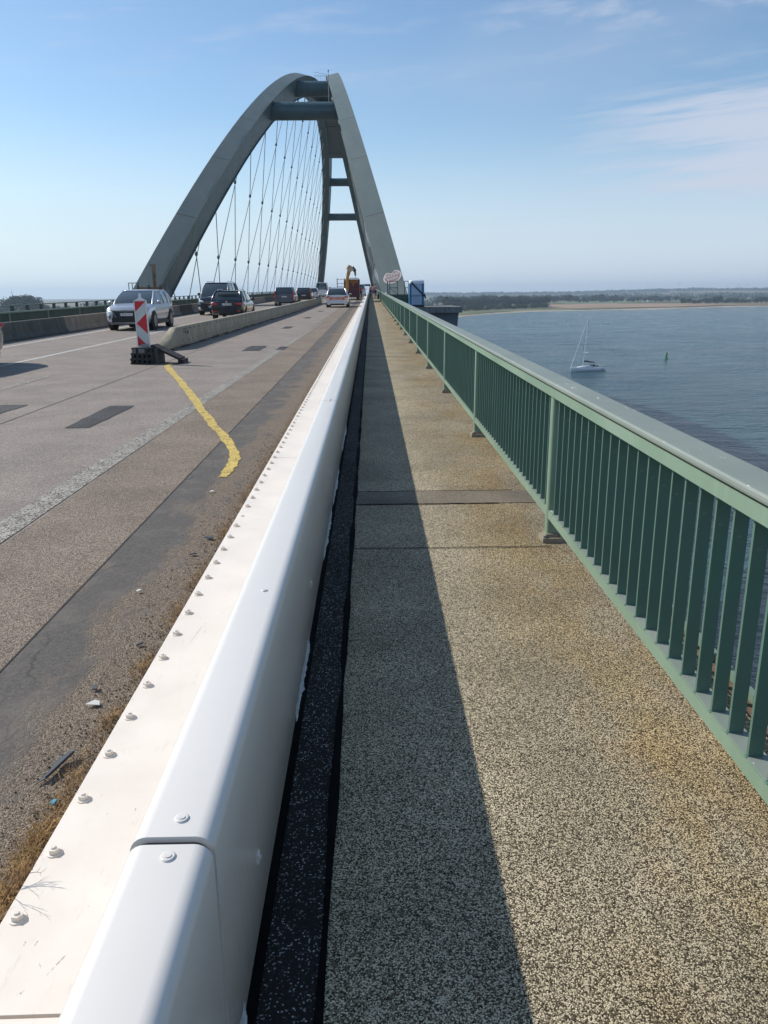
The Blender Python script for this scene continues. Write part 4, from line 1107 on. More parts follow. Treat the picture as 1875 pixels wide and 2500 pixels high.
# ---- inspection truck with crane arm
ty = 101.; tz = up(ty)
tr = empty('inspection_truck', (-2.6, ty, tz), 0, 'maroon maintenance truck with folded yellow crane arm and side platform in the closed lane', 'truck')
b = MB(); b.box(-.05, 1.22, 0, .12, .35, 2.05); b.box(-.05, .03, -.03, 0, .35, 2.5); b.box(1.14, 1.22, -.03, 0, .35, 2.5); b.box(-.05, 1.22, -.03, 0, 1.0, 1.08)
b.box(-.9, 1.22, .2, 7.5, .6, 1.2); b.box(-.05, .02, .12, 3, 1.2, 2.1); b.box(1.15, 1.22, .12, 3, 1.2, 2.1); b.build('chassis_body', MAROON, tr)
b = MB()
for k in range(7): b.bar((-.02+k*.2, -.035, .4), (-.02+k*.2, -.035, 2.0), .03, .03)
b.bar((0, -.05, 1.0), (1.15, -.05, 1.25), .04, .05); b.build('tail_ribs', mat('dull purple steel', (.085, .03, .06), .6), tr)
b = MB(); b.box(.08, 1.1, -.02, 1.2, 2.06, 2.50); b.box(.30, .60, -.12, -.021, 1.7, 2.40); b.box(.75, 1.0, -.10, -.021, 2.0, 2.45); b.build('machine_deck', mat('rust orange steel', (.30, .11, .03), .6, var=.5, vscale=5), tr)
b = MB()
for x in (.05, 1.12): b.bar((x, 0, 2.0), (x, 0, 2.62), .05, .05)
b.bar((0, 0, 2.6), (1.18, 0, 2.6), .05, .07)
for x in (.2, .4, .65, .85): b.bar((x, 0, 2.6), (x, 0, 2.7), .05, .05)
b.build('top_frame', DGREY, tr)
b = MB(); b.bar((-.35, .3, 1.0), (-.30, .3, 2.4), .42, .42); b.bar((-.30, .3, 2.3), (-.10, .3, 3.5), .36, .36); b.ell((-.3, .25, 2.35), (.30, .2, .30), 10, 8)
b.build('lower_arm', YEL, tr)
b = MB(); b.bar((-.12, .3, 3.5), (.45, .3, 3.85), .40, .50); b.ell((-.02, .28, 3.85), (.36, .24, .38), 10, 8); b.build('upper_arm', mat('pale arm paint', (.55, .42, .28), .6, var=.3), tr)
b = MB(); b.bar((.36, .28, 3.95), (.74, .28, 3.45), .34, .42); b.bar((.70, .28, 3.6), (.74, .28, 2.95), .16, .22); b.bar((.3, .28, 4.0), (.36, .28, 3.8), .1, .1)
b.tube([(.74, .28, 2.95), (.78, .28, 2.66)], .03, 6); b.tube([(-.2, .2, 2.6), (.05, .2, 3.2), (.1, .2, 3.5)], .07, 8); b.build('arm_tip', DGREY, tr)
b = MB()
for x in (-1.55, -.62): b.bar((x, .2, 1.0), (x, .2, 2.62), .09, .09)
for z in (1.62, 2.0, 2.5): b.bar((-1.55, .2, z), (-.6, .2, z), .05, .05)
b.box(-1.5, -.6, .2, 2.2, 1.2, 1.26); b.box(-.72, -.40, .1, .5, .7, 2.35); b.build('side_platform', MAROON, tr)
for x in (-.75, 1.02):
    b = MB(); b.tube([(x-.13, .8, .45), (x+.13, .8, .45)], .45, 20); b.build('wheel', TYRE, tr)
b = MB()
for k in range(5): b.bar((-.02+k*.29, -.05, .35), (-.06+k*.31, -.12, .02), .06, .05)
b.box(-.3, 1.3, -.1, .0, .33, .38); b.build('rear_support', DGREY, tr)
b = MB()
for s in (-1, 1): pass
b.box(-.85, 1.2, 6.0, 7.8, .6, 2.6); b.build('cab', MAROON, tr)

# ---- gantry far ahead
gy = 330.; g = empty('road_gantry', (-4., gy, zd(gy)-.1), 0, 'low dark horizontal frame spanning the closed lane far ahead beyond the truck', 'gantry')
b = MB(); b.box(-5, 4.0, -.3, .3, 3.1, 3.9); b.build('cross_bar', DGREY, g)
b = MB(); b.box(3.6, 4.0, -.2, .2, 0, 3.1); b.build('leg', DGREY, g); b = MB(); b.box(-5, -4.6, -.2, .2, 0, 3.1); b.build('leg', DGREY, g)

# ================================================================== PEOPLE
def person(name, loc, rz, label, top, legs, joints=None, height=1.78, seated=False, hat=None, arms='down', stride=.18):
    r = empty(name, loc, rz, label, 'person')
    s = height/1.78
    V = {}; E = []
    def J(k, p, rad): V[k] = (Vector(p)*s, rad*s)
    if not seated:
        J('pel', (0, 0, .95), .155); J('sp', (0, .0, 1.15), .135); J('ch', (0, -.01, 1.36), .165); J('nk', (0, 0, 1.50), .06)
        for sd, sg_ in (('l', -1), ('r', 1)):
            J('hip'+sd, (sg_*.095, 0, .88), .10); J('kn'+sd, (sg_*.105, sg_*stride*.5-.03, .49), .066); J('an'+sd, (sg_*.11, sg_*stride, .09), .045); J('toe'+sd, (sg_*.12, sg_*stride-.17, .035), .035)
            J('sh'+sd, (sg_*.19, 0, 1.43), .072)
            if arms == 'down': J('el'+sd, (sg_*.26, .03, 1.15), .048); J('wr'+sd, (sg_*.27, -.06, .90), .032); J('hd'+sd, (sg_*.27, -.09, .80), .035)
            else: J('el'+sd, (sg_*.28, -.06, 1.18), .048); J('wr'+sd, (sg_*.18, -.30, 1.20), .032); J('hd'+sd, (sg_*.12, -.38, 1.22), .035)
    else:
        J('pel', (0, 0, .12), .16); J('sp', (0, .02, .32), .14); J('ch', (0, .0, .52), .165); J('nk', (0, -.01, .66), .06)
        for sd, sg_ in (('l', -1), ('r', 1)):
            J('hip'+sd, (sg_*.10, -.05, .10), .10); J('kn'+sd, (sg_*.13, -.45, .13), .07); J('an'+sd, (sg_*.13, -.50, -.30), .045); J('toe'+sd, (sg_*.13, -.66, -.36), .035)
            J('sh'+sd, (sg_*.19, 0, .59), .072); J('el'+sd, (sg_*.27, -.06, .34), .048); J('wr'+sd, (sg_*.20, -.30, .30), .032); J('hd'+sd, (sg_*.16, -.38, .30), .035)
    J('hn', Vector(V['nk'][0]/s)+Vector((0, -.01, .07)), .055)
    E += [('pel', 'sp'), ('sp', 'ch'), ('ch', 'nk'), ('nk', 'hn')]
    for sd in 'lr': E += [('pel', 'hip'+sd), ('hip'+sd, 'kn'+sd), ('kn'+sd, 'an'+sd), ('an'+sd, 'toe'+sd), ('ch', 'sh'+sd), ('sh'+sd, 'el'+sd), ('el'+sd, 'wr'+sd), ('wr'+sd, 'hd'+sd)]
    keys = list(V); me = bpy.data.meshes.new('tmp'); me.from_pydata([V[k][0] for k in keys], [(keys.index(a), keys.index(c)) for a, c in E], [])
    o = bpy.data.objects.new('tmp', me); col.objects.link(o)
    md = o.modifiers.new('s', 'SKIN'); me.skin_vertices[0].data[0].use_root = True
    for i, k in enumerate(keys): me.skin_vertices[0].data[i].radius = (V[k][1], V[k][1])
    sb = o.modifiers.new('d', 'SUBSURF'); sb.levels = 1; sb.render_levels = 1
    bpy.context.view_layer.update()
    m2 = bpy.data.meshes.new_from_object(o.evaluated_get(bpy.context.evaluated_depsgraph_get()))
    bpy.data.objects.remove(o); bpy.data.meshes.remove(me)
    m2.materials.clear()
    for m_ in (SKIN, top, legs, BLK): m2.materials.append(m_)
    hz_, kz = V['pel'][0].z, V['nk'][0].z
    for p in m2.polygons:
        p.use_smooth = True; c = p.center; fr = min(((c-V[k][0]).length, k) for k in keys)[1]
        p.material_index = 0 if fr[:2] in ('hn', 'nk', 'hd') else 3 if fr[:3] == 'toe' or fr[:2] == 'an' else 2 if fr[:2] in ('hi', 'kn') or fr == 'pel' else 1
    body = bpy.data.objects.new('body', m2); col.objects.link(body); body.parent = r
    hz2 = V['hn'][0]+Vector((0, -.01, .11))*s
    b = MB(); b.ell(hz2, (.078*s, .098*s, .118*s), 14, 10); b.ell(hz2+Vector((0, -.10, -.01))*s, (.014, .02, .025), 6, 5)
    for sg_ in (-1, 1): b.ell(hz2+Vector((sg_*.08, 0, 0))*s, (.012, .02, .03), 6, 5); b.ell(hz2+Vector((sg_*.032, -.088, .015))*s, (.012, .01, .008), 6, 4, mi=1)
    b.ell(hz2+Vector((0, -.09, -.055))*s, (.025, .01, .007), 6, 4, mi=1)
    b.build('head', [SKIN, HAIR], r)
    b = MB(); b.ell(hz2+Vector((0, .02, .03))*s, (.084*s, .10*s, .105*s), 12, 8)
    if hat: b.tube([hz2+Vector((0, -.02, .055)), hz2+Vector((0, -.02, .07))], .135, 14)
    b.build('helmet' if hat else 'hair', hat or HAIR, r)
    return r
person('person', (-1.28, 108, up(108)), math.pi, 'worker in an orange high visibility jacket and dark trousers by the truck', ORANGE, JEANS, hat=None)
STRP = mat('red white striped top', fn=lambda b, p, o: b.put(p.inputs['Base Color'], b.ramp(b.m('FRACT', b.m('MULTIPLY', b.new('ShaderNodeSeparateXYZ', i_0=o).outputs[0], 7.)), [(.45, (.52, .10, .09)), (.5, (.5, .42, .42))], 'CONSTANT')), rough=.8)
person('person', (.56, 99.5, zd(99.5)), math.pi, 'walker in a red and white top and blue trousers nearest the railing', STRP, mat('blue trousers', (.02, .03, .13), .8), height=1.82, stride=.22)
person('person', (.12, 102, zd(102)), math.pi, 'walker in a red and pale top on the shaded side of the footway', STRP, mat('grey blue trousers', (.06, .07, .12), .8), height=1.76, stride=-.2)
dg = empty('backpack', (.98, 98.6, zd(98.6)), 0, 'black rucksack standing on the footway by the walkers', 'bag')
b = MB(); b.ell((0, 0, .34), (.19, .15, .34), 12, 9); b.build('main_bag', BLK, dg); b = MB(); b.ell((0, -.15, .22), (.13, .07, .16), 10, 7); b.build('front_pocket', mat('dark nylon', (.03, .03, .03), .8), dg)

# ================================================================== PIER TOP THINGS
# portable toilet
ty0 = 60.95
tl = empty('portable_toilet', (3.53, ty0, .70), 0, 'blue and white portable toilet strapped down on the pier head beside the railing', 'portable toilet')
b = MB()
for x in (-.55, .43): b.box(x, x+.12, 0, 1.1, .14, 1.72)
b.box(-.50, .50, .02, 1.08, .14, 1.78); b.build('cabin', TBLUE, tl)
b = MB(); b.box(-.40, .38, -.012, .02, .18, 1.78)
b.build('door', TPALE, tl)
b = MB()
for k in range(4): b.box(-.26+k*.14, -.22+k*.14, -.03, -.012, .22, .86)
b.box(-.33, .31, -.03, -.012, .92, .97); b.build('door_ribs', mat('door ridge', (.28, .38, .52), .5), tl)
b = MB(); rings = []
for z, s in ((1.72, 1.0), (1.80, 1.0), (1.90, .97), (1.97, .86), (2.0, .6)):
    rings.append([Vector((.58*s*math.copysign(abs(math.cos(t))**.35, math.cos(t)), .55+.58*s*math.copysign(abs(math.sin(t))**.35, math.sin(t)), z)) for t in [2*math.pi*k/32 for k in range(32)]])
b.rings(rings, True, True, True); b.tube([(.25, .5, 1.9), (.25, .5, 2.06)], .05, 8); b.build('roof', TWHITE, tl)
b = MB(); b.box(-.56, -.50, -.008, .1, .14, 1.72); b.box(.50, .56, -.008, .1, .14, 1.72); b.build('corner_trim', mat('bright blue plastic', (.03, .22, .45), .4), tl)
b = MB(); b.box(-.58, .58, -.04, 1.14, 0, .14); b.build('skid', BLK, tl)
b = MB(); b.bar((-.42, -.05, 1.78), (.62, -.05, .75), .012, .085); b.bar((-.35, -.05, 1.80), (.45, -.05, 1.0), .012, .03); b.box(-.56, .58, -.05, -.035, .80, .84); b.bar((.60, 0, .95), (.66, 0, .62), .1, .1); b.build('lashing_strap', NAVYF, tl)
# access platform at the near right arch foot
pf = empty('access_platform', (2.2, 63, .1), 0, 'dark green steel platform with frame handrails at the right arch foot', 'platform')
b = MB(); b.box(-.78, .80, 0, 1.4, .0, 1.48); b.build('base_box', PGREEN, pf)
b = MB(); b.box(-.80, .85, -.03, 1.4, 1.484, 1.54); b.build('deck_plate', DGREY, pf)
b = MB()
for x in (-.12, .56): b.box(x, x+.04, -.02, -.001, .0, 1.30)
for z in (1.0, 1.28, .5): b.box(-.12, .60, -.028, -.0205, z, z+.05)
b.build('side_ladder', mat('ladder green', (.10, .17, .13), .5), pf)
def frame(x0, x1, z0, z1, y, diag):
    b = MB()
    for x in (x0, x1): b.bar((x, y, z0), (x, y, z1), .05, .05)
    for z in (z1, (z0+z1)/2): b.bar((x0, y, z), (x1, y, z), .05, .05)
    if diag: b.bar((x0, y, (z0+z1)/2), (x1, y, z0), .03, .03)
    return b
frame(-.68, -.06, 1.54, 2.54, 0, True).build('handrail', DGREY, pf)
frame(.49, .78, 1.54, 2.53, .0, False).build('handrail', DGREY, pf)
b = MB(); b.bar((-.86, 0, 1.54), (-.86, 0, 2.54), .06, .06); b.bar((-.78, .3, 1.54), (-.84, .3, 2.54), .12, .05); b.build('gate_post', mat('bluish steel', (.12, .15, .18), .5), pf)
b = MB(); b.ell((-.95, -.1, 1.62), (.08, .08, .08), 8, 6); b.build('lamp_globe', PWHITE, pf)
# timber boarding and posts at the left arch foot
tf = empty('timber_hoarding', (-16.6, 60, -.25), 0, 'brown timber boarding around the foot of the left arch rib', 'hoarding')
b = MB()
for k in range(5): b.box(-.75, 1.25, -.02, .02, .6+k*.40, .96+k*.40)
b.build('boards', WOOD, tf)
b = MB()
for x in (-.7, .1, .95): b.box(x, x+.12, -.08, -.021, 0, 2.7)
b.build('battens', WOODD, tf)
tp = empty('timber_post', (-15.83, 59.4, -.25), 0, 'tall twin timber post with a short crossboard in front of the left arch foot', 'post')
b = MB(); b.box(-.13, -.03, -.06, .06, 0, 4.1); b.build('upright', WOOD, tp); b = MB(); b.box(.03, .13, -.06, .06, 0, 4.1); b.build('upright', WOOD, tp)
b = MB(); b.box(-.28, .18, -.08, -.061, 4.02, 4.14); b.build('crossboard', WOOD, tp)
b = MB(); b.box(-.029, .029, -.03, .03, 1.2, 3.5); b.build('infill', WOODD, tp)
sc = empty('scaffold_rail', (-17.7, 60.5, -.25), 0, 'small open steel handrail left of the left arch foot', 'handrail')
b = MB()
for x in (-.38, -.12, .35): b.bar((x, 0, 0), (x, 0, 2.88), .05, .05)
for z in (2.86, 2.35): b.bar((-.38, 0, z), (.40, 0, z), .05, .05)
b.build('frame', DGREY, sc)

# ================================================================== BOAT & BUOY
bt = empty('sailboat', (66.6, 259.5, WZ), 0, 'white sailing yacht with furled sails motoring left across the sound', 'sailboat')
ang = math.atan2(265-259.5, 79.1-66.4); bt.rotation_euler = (R(-2), R(1.5), ang)
LB = 13.2; rings = []
for i in range(15):
    t = i/14; x = LB*t; hw = 2.05*math.sin(math.pi*min(1, .04+t*.62))**.75*(1 if t < .8 else 1-.12*(t-.8)/.2)
    if i == 0: hw = .05
    fb = 1.45-.30*t; zk = -.35
    rake = -.25*(1-t)
    rings.append([Vector((x+rake*(z/1.4), yy, z)) for yy, z in ((-hw*.35, zk), (-hw*.86, .05), (-hw, fb*.6), (-hw*.98, fb), (hw*.98, fb), (hw, fb*.6), (hw*.86, .05), (hw*.35, zk))])
b = MB(); b.rings(rings, True, True, True); b.build('hull', HULL, bt)
b = MB(); rr = []
for x, hw, z0, z1 in ((2.6, .5, 1.35, 1.42), (3.4, 1.0, 1.3, 1.62), (5.0, 1.25, 1.28, 1.80), (7.6, 1.3, 1.22, 1.86), (8.6, 1.2, 1.2, 1.75)):
    rr.append([Vector((x, y, z)) for y, z in ((-hw, z0), (-hw*.85, z1), (hw*.85, z1), (hw, z0))])
b.rings(rr, True, True, True); b.build('cabin_top', HULL, bt)
b = MB(); b.box(6.6, 7.4, -1.16, -1.10, 1.45, 1.66); b.box(8.0, 8.5, -1.14, -1.08, 1.4, 1.6); b.box(5.2, 6.2, -1.18, -1.1, 1.4, 1.58); b.build('cabin_windows', GLASS, bt)
for x in (2.6, 5.6, 11.2):
    b = MB(); hw = 2.05*math.sin(math.pi*min(1, .04+x/LB*.62))**.75; b.box(x, x+.5, -hw-.02, -hw+.1, .72, .95); b.build('hull_window', BLK, bt)
b = MB(); b.rings([[Vector((8.3+dx, y, z)) for y, z in ((-1.1, 1.6), (-.95, 2.25), (.95, 2.25), (1.1, 1.6))] for dx in (0, .9)], True, True, True); b.build('sprayhood', NAVYF, bt)
b = MB(); b.tube([(4.9, 0, 1.5), (5.9, 0, 18.0)], [.13, .08], 8); b.tube([(5.9, 0, 18.0), (6.1, 0, 18.6)], .03, 5); b.build('mast', ALU, bt)
b = MB(); b.tube([(-.05, 0, 1.5), (5.8, 0, 17.2)], [.10, .05], 8); b.build('furled_foresail', mat('sailcloth', (.7, .72, .72), .7), bt)
b = MB(); b.tube([(5.0, 0, 3.1), (5.6, 0, 3.4), (9.8, 0, 2.9)], [.08, .30, .14], 8); b.build('boom_cover', NAVYF, bt)
for z, wd in ((6.2, 1.3), (11.2, 1.0)):
    b = MB(); x = 4.9+(z-1.5)*1.0/16.5; b.tube([(x, 0, z), (x+.35, -wd, z+.08)], .06, 5); b.tube([(x, 0, z), (x+.35, wd, z+.08)], .06, 5); b.build('spreader', ALU, bt)
b = MB()
for s in (-1, 1): b.tube([(5.4, s*1.75, 1.25), (5.35+.3, s*1.3, 6.25), (5.7, s*1.0, 11.25), (5.85, 0, 17.4)], .022, 4)
b.tube([(13.0, 0, 1.2), (5.9, 0, 17.9)], .022, 4); b.build('rigging', DGREY, bt)
b = MB()
for i in range(7):
    x = 1.0+i*1.9; hw = 2.05*math.sin(math.pi*min(1, .04+x/LB*.62))**.75*.95
    for s in (-1, 1): b.tube([(x, s*hw, 1.2), (x, s*hw, 1.9)], .02, 4)
b.tube([(12.6, -1.4, 1.9), (13.1, 0, 1.9), (12.6, 1.4, 1.9)], .03, 4); b.tube([(12.6, -1.4, 1.2), (12.6, -1.4, 1.9)], .03, 4); b.build('stanchions', ALU, bt)
Mb = bt.matrix_basis.copy()
bpy.context.view_layer.update()
def on_boat(v): return Matrix.Translation(bt.location) @ Euler(bt.rotation_euler).to_matrix().to_4x4() @ Vector(v)
person('person', on_boat((10.6, -.6, 1.55)), ang-math.pi/2, 'sailor in a dark red top seated in the yacht cockpit', mat('dark red jacket', (.16, .03, .04), .8), JEANS, seated=True)
person('person', on_boat((11.6, .5, 1.6)), ang-math.pi/2, 'sailor in a pale top at the stern of the yacht', mat('pale jacket', (.4, .42, .45), .8), JEANS, seated=True)
by_ = empty('navigation_buoy', (116.6, 308.5, WZ), 0, 'green cone topped navigation buoy leaning slightly on the open water', 'buoy'); by_.rotation_euler = (0, R(5), 0)
b = MB(); b.tube([(0, 0, -.3), (0, 0, .25), (0, 0, .42)], [.95, .95, .6], 16); b.build('float', BUOYG, by_)
b = MB(); b.tube([(0, 0, .42), (0, 0, 1.7), (0, 0, 2.35)], [.55, .32, .28], 12); b.build('body', BUOYG, by_)
b = MB(); b.tube([(0, 0, 2.4), (0, 0, 3.1)], [.34, .04], 12); b.tube([(0, 0, 2.3), (0, 0, 2.45)], .06, 6); b.build('topmark', BUOYG, by_)
# foam wake
def fn_foam(b, p, o): 
    n = b.noise(b.map(o, (.3, 1.2, 1)), 1.2, 5, .7); b.put(p.inputs['Alpha'], b.sm(n, .48, .64, 0, .55)); p.inputs['Base Color'].default_value = (.6, .65, .68, 1)
FOAM = mat('foam', rough=.7, fn=fn_foam)
b = MB(); vs = []
for i in range(14):
    x = 79.5+i*4.2; y = 265.0+i*1.5; wd = .5+.10*i
    vs += [(x, y-wd, WZ+.06), (x, y+wd, WZ+.06)]
b.add(vs, [(2*i, 2*i+2, 2*i+3, 2*i+1) for i in range(13)]); tag(b.build('wake', FOAM), kind='structure')

# ================================================================== TREES ON THE FAR SHORE
def tree_proto(h, wd, n, seed, leafm, shape='round'):
    rg = random.Random(seed); b = MB()
    lobes = [(rg.uniform(-.5, .5)*wd*.6, rg.uniform(-.5, .5)*wd*.6, h*rg.uniform(.45, .80), wd*rg.uniform(.22, .38)) for _ in range(9)]+[(0, 0, h*.62, wd*.42), (0, 0, h*.85, wd*.20)]
    for k in range(n):
        lx, ly, lz, lr = rg.choice(lobes)
        u = Vector((rg.gauss(0, 1), rg.gauss(0, 1), rg.gauss(0, 1))).normalized()*lr*rg.uniform(.5, .98)
        c = Vector((lx, ly, lz))+Vector((u.x, u.y, u.z*.85))
        if c.z < h*.14: continue
        s = rg.uniform(.6, 1.1)*h*.062; nn = (u.normalized()+Vector((rg.uniform(-.6, .6), rg.uniform(-.6, .6), rg.uniform(-.2, .8)))).normalized()
        a = nn.orthogonal().normalized(); a.rotate(Matrix.Rotation(rg.random()*6, 3, nn)); bb2 = nn.cross(a)
        b.add([c+a*s, c+bb2*s*.8, c-a*s*.9, c-bb2*s], [(0, 1, 2, 3)])
    crown = b.mesh('crown', leafm)
    t = MB(); t.tube([(0, 0, -1), (0, 0, h*.3), (.1*wd, 0, h*.6)], [h*.025, h*.02, h*.008], 6)
    for k in range(3):
        a = k*2.1; t.tube([(0, 0, h*.28), (math.cos(a)*wd*.25, math.sin(a)*wd*.25, h*.6)], [h*.014, h*.005], 5)
    return crown, t.mesh('trunk', BARK)
protos = [tree_proto(10, 9+1.5*(i % 3), 900, i, LEAF[i % 3]) for i in range(6)]
shrubs = [tree_proto(10, 16, 800, 20+i, LEAF[(i+2) % 3]) for i in range(3)]
def tree(x, y, h, wdk, label, group, pr=None, name='tree'):
    crown, trunk = pr or rnd.choice(protos)
    z = hill(x, y) if y > shore_y(x) else WZ
    r = empty(name, (x, y, z), rnd.random()*6.28, label, 'tree' if name == 'tree' else 'bush', group); r.scale = (h/10*wdk, h/10*wdk, h/10)
    for nm, me in (('trunk', trunk), ('crown', crown)):
        o = bpy.data.objects.new(nm, me); col.objects.link(o); o.parent = r
    return r
def row(n, u0, u1, y0, y1, h0, h1, label, group, pr=None, wdk=1., name='tree'):
    for i in range(n):
        t = (i+rnd.uniform(-.3, .3))/max(1, n-1); y = y0+(y1-y0)*t+rnd.uniform(-25, 25); u = u0+(u1-u0)*t
        x = (u-904)/1883*y*1.0
        if y < shore_y(x)+12: y = shore_y(x)+rnd.uniform(30, 60)
        tree(x, y, rnd.uniform(h0, h1), wdk*rnd.uniform(.85, 1.2), label, group, rnd.choice(pr) if pr else None, name)
row(26, 1120, 1324, 1150, 1390, 6, 10, 'low dark bush in the hedge behind the grassy shore right of the pier', 'hedge behind the near shore', shrubs, 1., 'bush')
row(30, 1085, 1320, 1320, 1560, 15, 22, 'tree in the dark wood behind the near shore hedge right of the pier', 'trees of the near shore wood')
row(36, 1060, 1480, 1750, 2150, 15, 23, 'tree in the second belt of trees beyond the near shore wood', 'second belt of shore trees')
row(20, 1400, 1640, 2000, 2150, 9, 18, 'tree along the far edge of the tan stubble field', 'trees behind the stubble field')
row(22, 1640, 1875, 1640, 1800, 8, 15, 'tree in the clump at the right edge of the far shore', 'trees at the right end of the shore')
row(22, 1750, 1935, 1800, 1900, 7, 10, 'low tree in the long dark hedge at the right edge of the photo', 'long hedge at the right')
tree((1725-904)/1883*1640, 1640, 17, 1.3, 'large dome shaped tree standing above the right hand clump on the shore', None)
tree((1168-904)/1883*1420, 1420, 20.5, .95, 'tallest round tree over the near wood beside the pier', None)
tree((1338-904)/1883*2150, 2150, 6, 1.0, 'lone small tree in the green field on the far shore', None)
row(26, 40, 250, 1010, 1060, 7, 12, 'hazy tree on the left shore seen over the left fence', 'trees of the left shore')
row(10, -60, 130, 960, 1000, 12, 17, 'taller hazy tree on the left shore at the left edge', 'tall trees of the left shore')
tree((90-904)/1883*980, 980, 27.5, .95, 'left one of two tall round trees on the left shore', None)
tree((110-904)/1883*985, 985, 28, 1.0, 'right one of two tall round trees on the left shore', None)
tree((70-904)/1883*1010, 1010, 26, 1.1, 'broad tree below the thin mast on the left shore', None)
def mass(name, n, u0, u1, y0, y1, h0, h1, seed):
    rg = random.Random(seed); b = MB()
    for i in range(n):
        y = rg.uniform(y0, y1); u = rg.uniform(u0, u1); x = (u-904)/1883*y
        if y < shore_y(x)+20: continue
        h = rg.uniform(h0, h1); z = hill(x, y)
        for k in range(9):
            c = Vector((x+rg.gauss(0, h*.7), y+rg.gauss(0, h*.4), z+h*rg.uniform(.15, .95))); s = h*rg.uniform(.18, .42)
            n_ = Vector((rg.uniform(-1, 1), rg.uniform(-1, .2), rg.uniform(-.1, 1))).normalized(); a = n_.orthogonal().normalized(); a.rotate(Matrix.Rotation(rg.random()*6, 3, n_)); d = n_.cross(a)
            b.add([c+a*s, c+d*s*.8, c-a*s, c-d*s*.9], [(0, 1, 2, 3)])
    return tag(b.build(name, LEAF[0]), kind='stuff')
mass('distant_woodland', 900, 1050, 1900, 2600, 4200, 9, 16, 3)
mass('ridge_woodland', 1700, 1000, 1900, 5200, 6800, 10, 20, 4)
mass('left_woodland', 260, -200, 380, 1010, 1500, 6, 11, 5)
mass('middle_woodland', 500, 240, 1060, 1400, 2500, 7, 13, 6)
for i, (u, y, wd, h) in enumerate(((1403, 2250, 5, 13), (1458, 2300, 9, 5), (1472, 2350, 9, 4.5), (1521, 2300, 8, 5.5), (1553, 2250, 8, 4.5), (1563, 2350, 7, 5))):
    x = (u-904)/1883*y; z = hill(x, y)
    r = empty('farm_building', (x, y, z), 0, ['tall white tower house among the far trees', 'white cottage, leftmost of the two beside each other', 'white cottage, right one of the pair', 'white house in the tree gap behind the stubble field', 'small pale barn at the clump of trees', 'small pale barn right of its twin'][i], 'house')
    b = MB(); b.box(-wd/2, wd/2, 0, 6, 0, h); b.build('wall', P_WHITE, r)
    b = MB(); b.add([(-wd/2-.3, -.3, h), (wd/2+.3, -.3, h), (wd/2+.3, 6.3, h), (-wd/2-.3, 6.3, h), (-wd/2, 3, h+2), (wd/2, 3, h+2)], [(0, 1, 5, 4), (1, 2, 5), (2, 3, 4, 5), (3, 0, 4), (3, 2, 1, 0)]); b.build('roof', mat('roof tile', (.16, .09, .07), .8), r)
# wind turbines
TW = mat('turbine white', (.62, .64, .66), .5)
def turb():
    r = empty('wind_turbine'); b = MB(); b.tube([(0, 0, 0), (0, 0, 62)], [1.7, .9], 10); b.build('tower', TW, r)
    b = MB(); b.box(-1.2, 1.2, -2.5, 4, 61, 63.6); b.build('nacelle', TW, r)
    rt = MB(); rt.ell((0, -3, 62.3), (1.2, 1.4, 1.2), 8, 6); rt.build('hub', TW, r)
    for k in range(3):
        b = MB(); a = k*2*math.pi/3+.4; d = Vector((math.sin(a), 0, math.cos(a))); p = Vector((0, -3, 62.3)); b.bar(p+d*1, p+d*10, 1.6, .5, (0, 1, 0)); b.bar(p+d*10, p+d*24, 1.0, .3, (0, 1, 0)); b.build('blade', TW, r)
    return r
t0_ = turb(); tlab = ['leftmost faint wind turbine on the far ridge', 'second faint wind turbine from the left, paired with a taller looking one', 'third faint wind turbine from the left on the far ridge', 'fourth faint wind turbine from the left on the far ridge',
                      'fifth faint wind turbine from the left, near the right edge', 'rightmost faint wind turbine on the far ridge']
for i, (u, y) in enumerate(((1556, 6600), (1630, 6200), (1688, 6900), (1774, 6500), (1794, 6300), (1862, 7000))):
    o = t0_ if i == 0 else copy_tree(t0_)
    x = (u-904)/1883*y; o.location = (x, y, hill(x, y)-8); o.rotation_euler.z = rnd.uniform(-.5, .5)
    tag(o, tlab[i], 'wind turbine', 'wind turbines on the far ridge')
rm = empty('radio_mast', ((69-904)/1883*1400, 1400, hill(-620, 1400)), 0, 'thin radio mast above the trees on the left shore', 'mast')
b = MB(); b.tube([(0, 0, 0), (0, 0, 36)], [.9, .35], 6); b.build('lattice', DGREY, rm); b = MB(); b.bar((-3, 0, 19), (3, 0, 19), .6, .6); b.build('crossarm', DGREY, rm)

# ================================================================== GUTTER DEBRIS & DRY GRASS
def shard(name, x, y, pts, th, m_, label, cat, tilt=(0, 0, 0)):
    b = MB(); n = len(pts)
    b.add([(px, py, 0) for px, py in pts]+[(px, py, th) for px, py in pts], [tuple(range(n))[::-1], tuple(range(n, 2*n))]+[(i, (i+1) % n, (i+1) % n+n, i+n) for i in range(n)])
    return tag(b.build(name, m_, None, (x, y, zd(y)-.084), tilt), label, cat)
DPL = mat('dark plastic', (.035, .042, .05), .4)
o = shard('plastic_fragment', -1.158, 2.33, [(-.022, 0), (.0, .03), (.032, .17), (.036, .185), (.012, .18), (-.012, .14), (-.008, .07)], .003, DPL, 'long pointed dark grey plastic fragment in the gutter', 'debris', (R(4), R(-9), R(-8)))
b = MB(); b.bar((.004, .03, .006), (.034, .17, .006), .004, .010); b.build('raised_edge', DPL, o)
shard('plastic_fragment', -1.165, 2.86, [(-.028, -.003), (.031, 0), (.022, .028), (.0, .036)], .003, mat('white plastic scrap', (.62, .62, .58), .5), 'small white triangular shard on the gutter strip', 'debris', (R(3), R(5), 0))
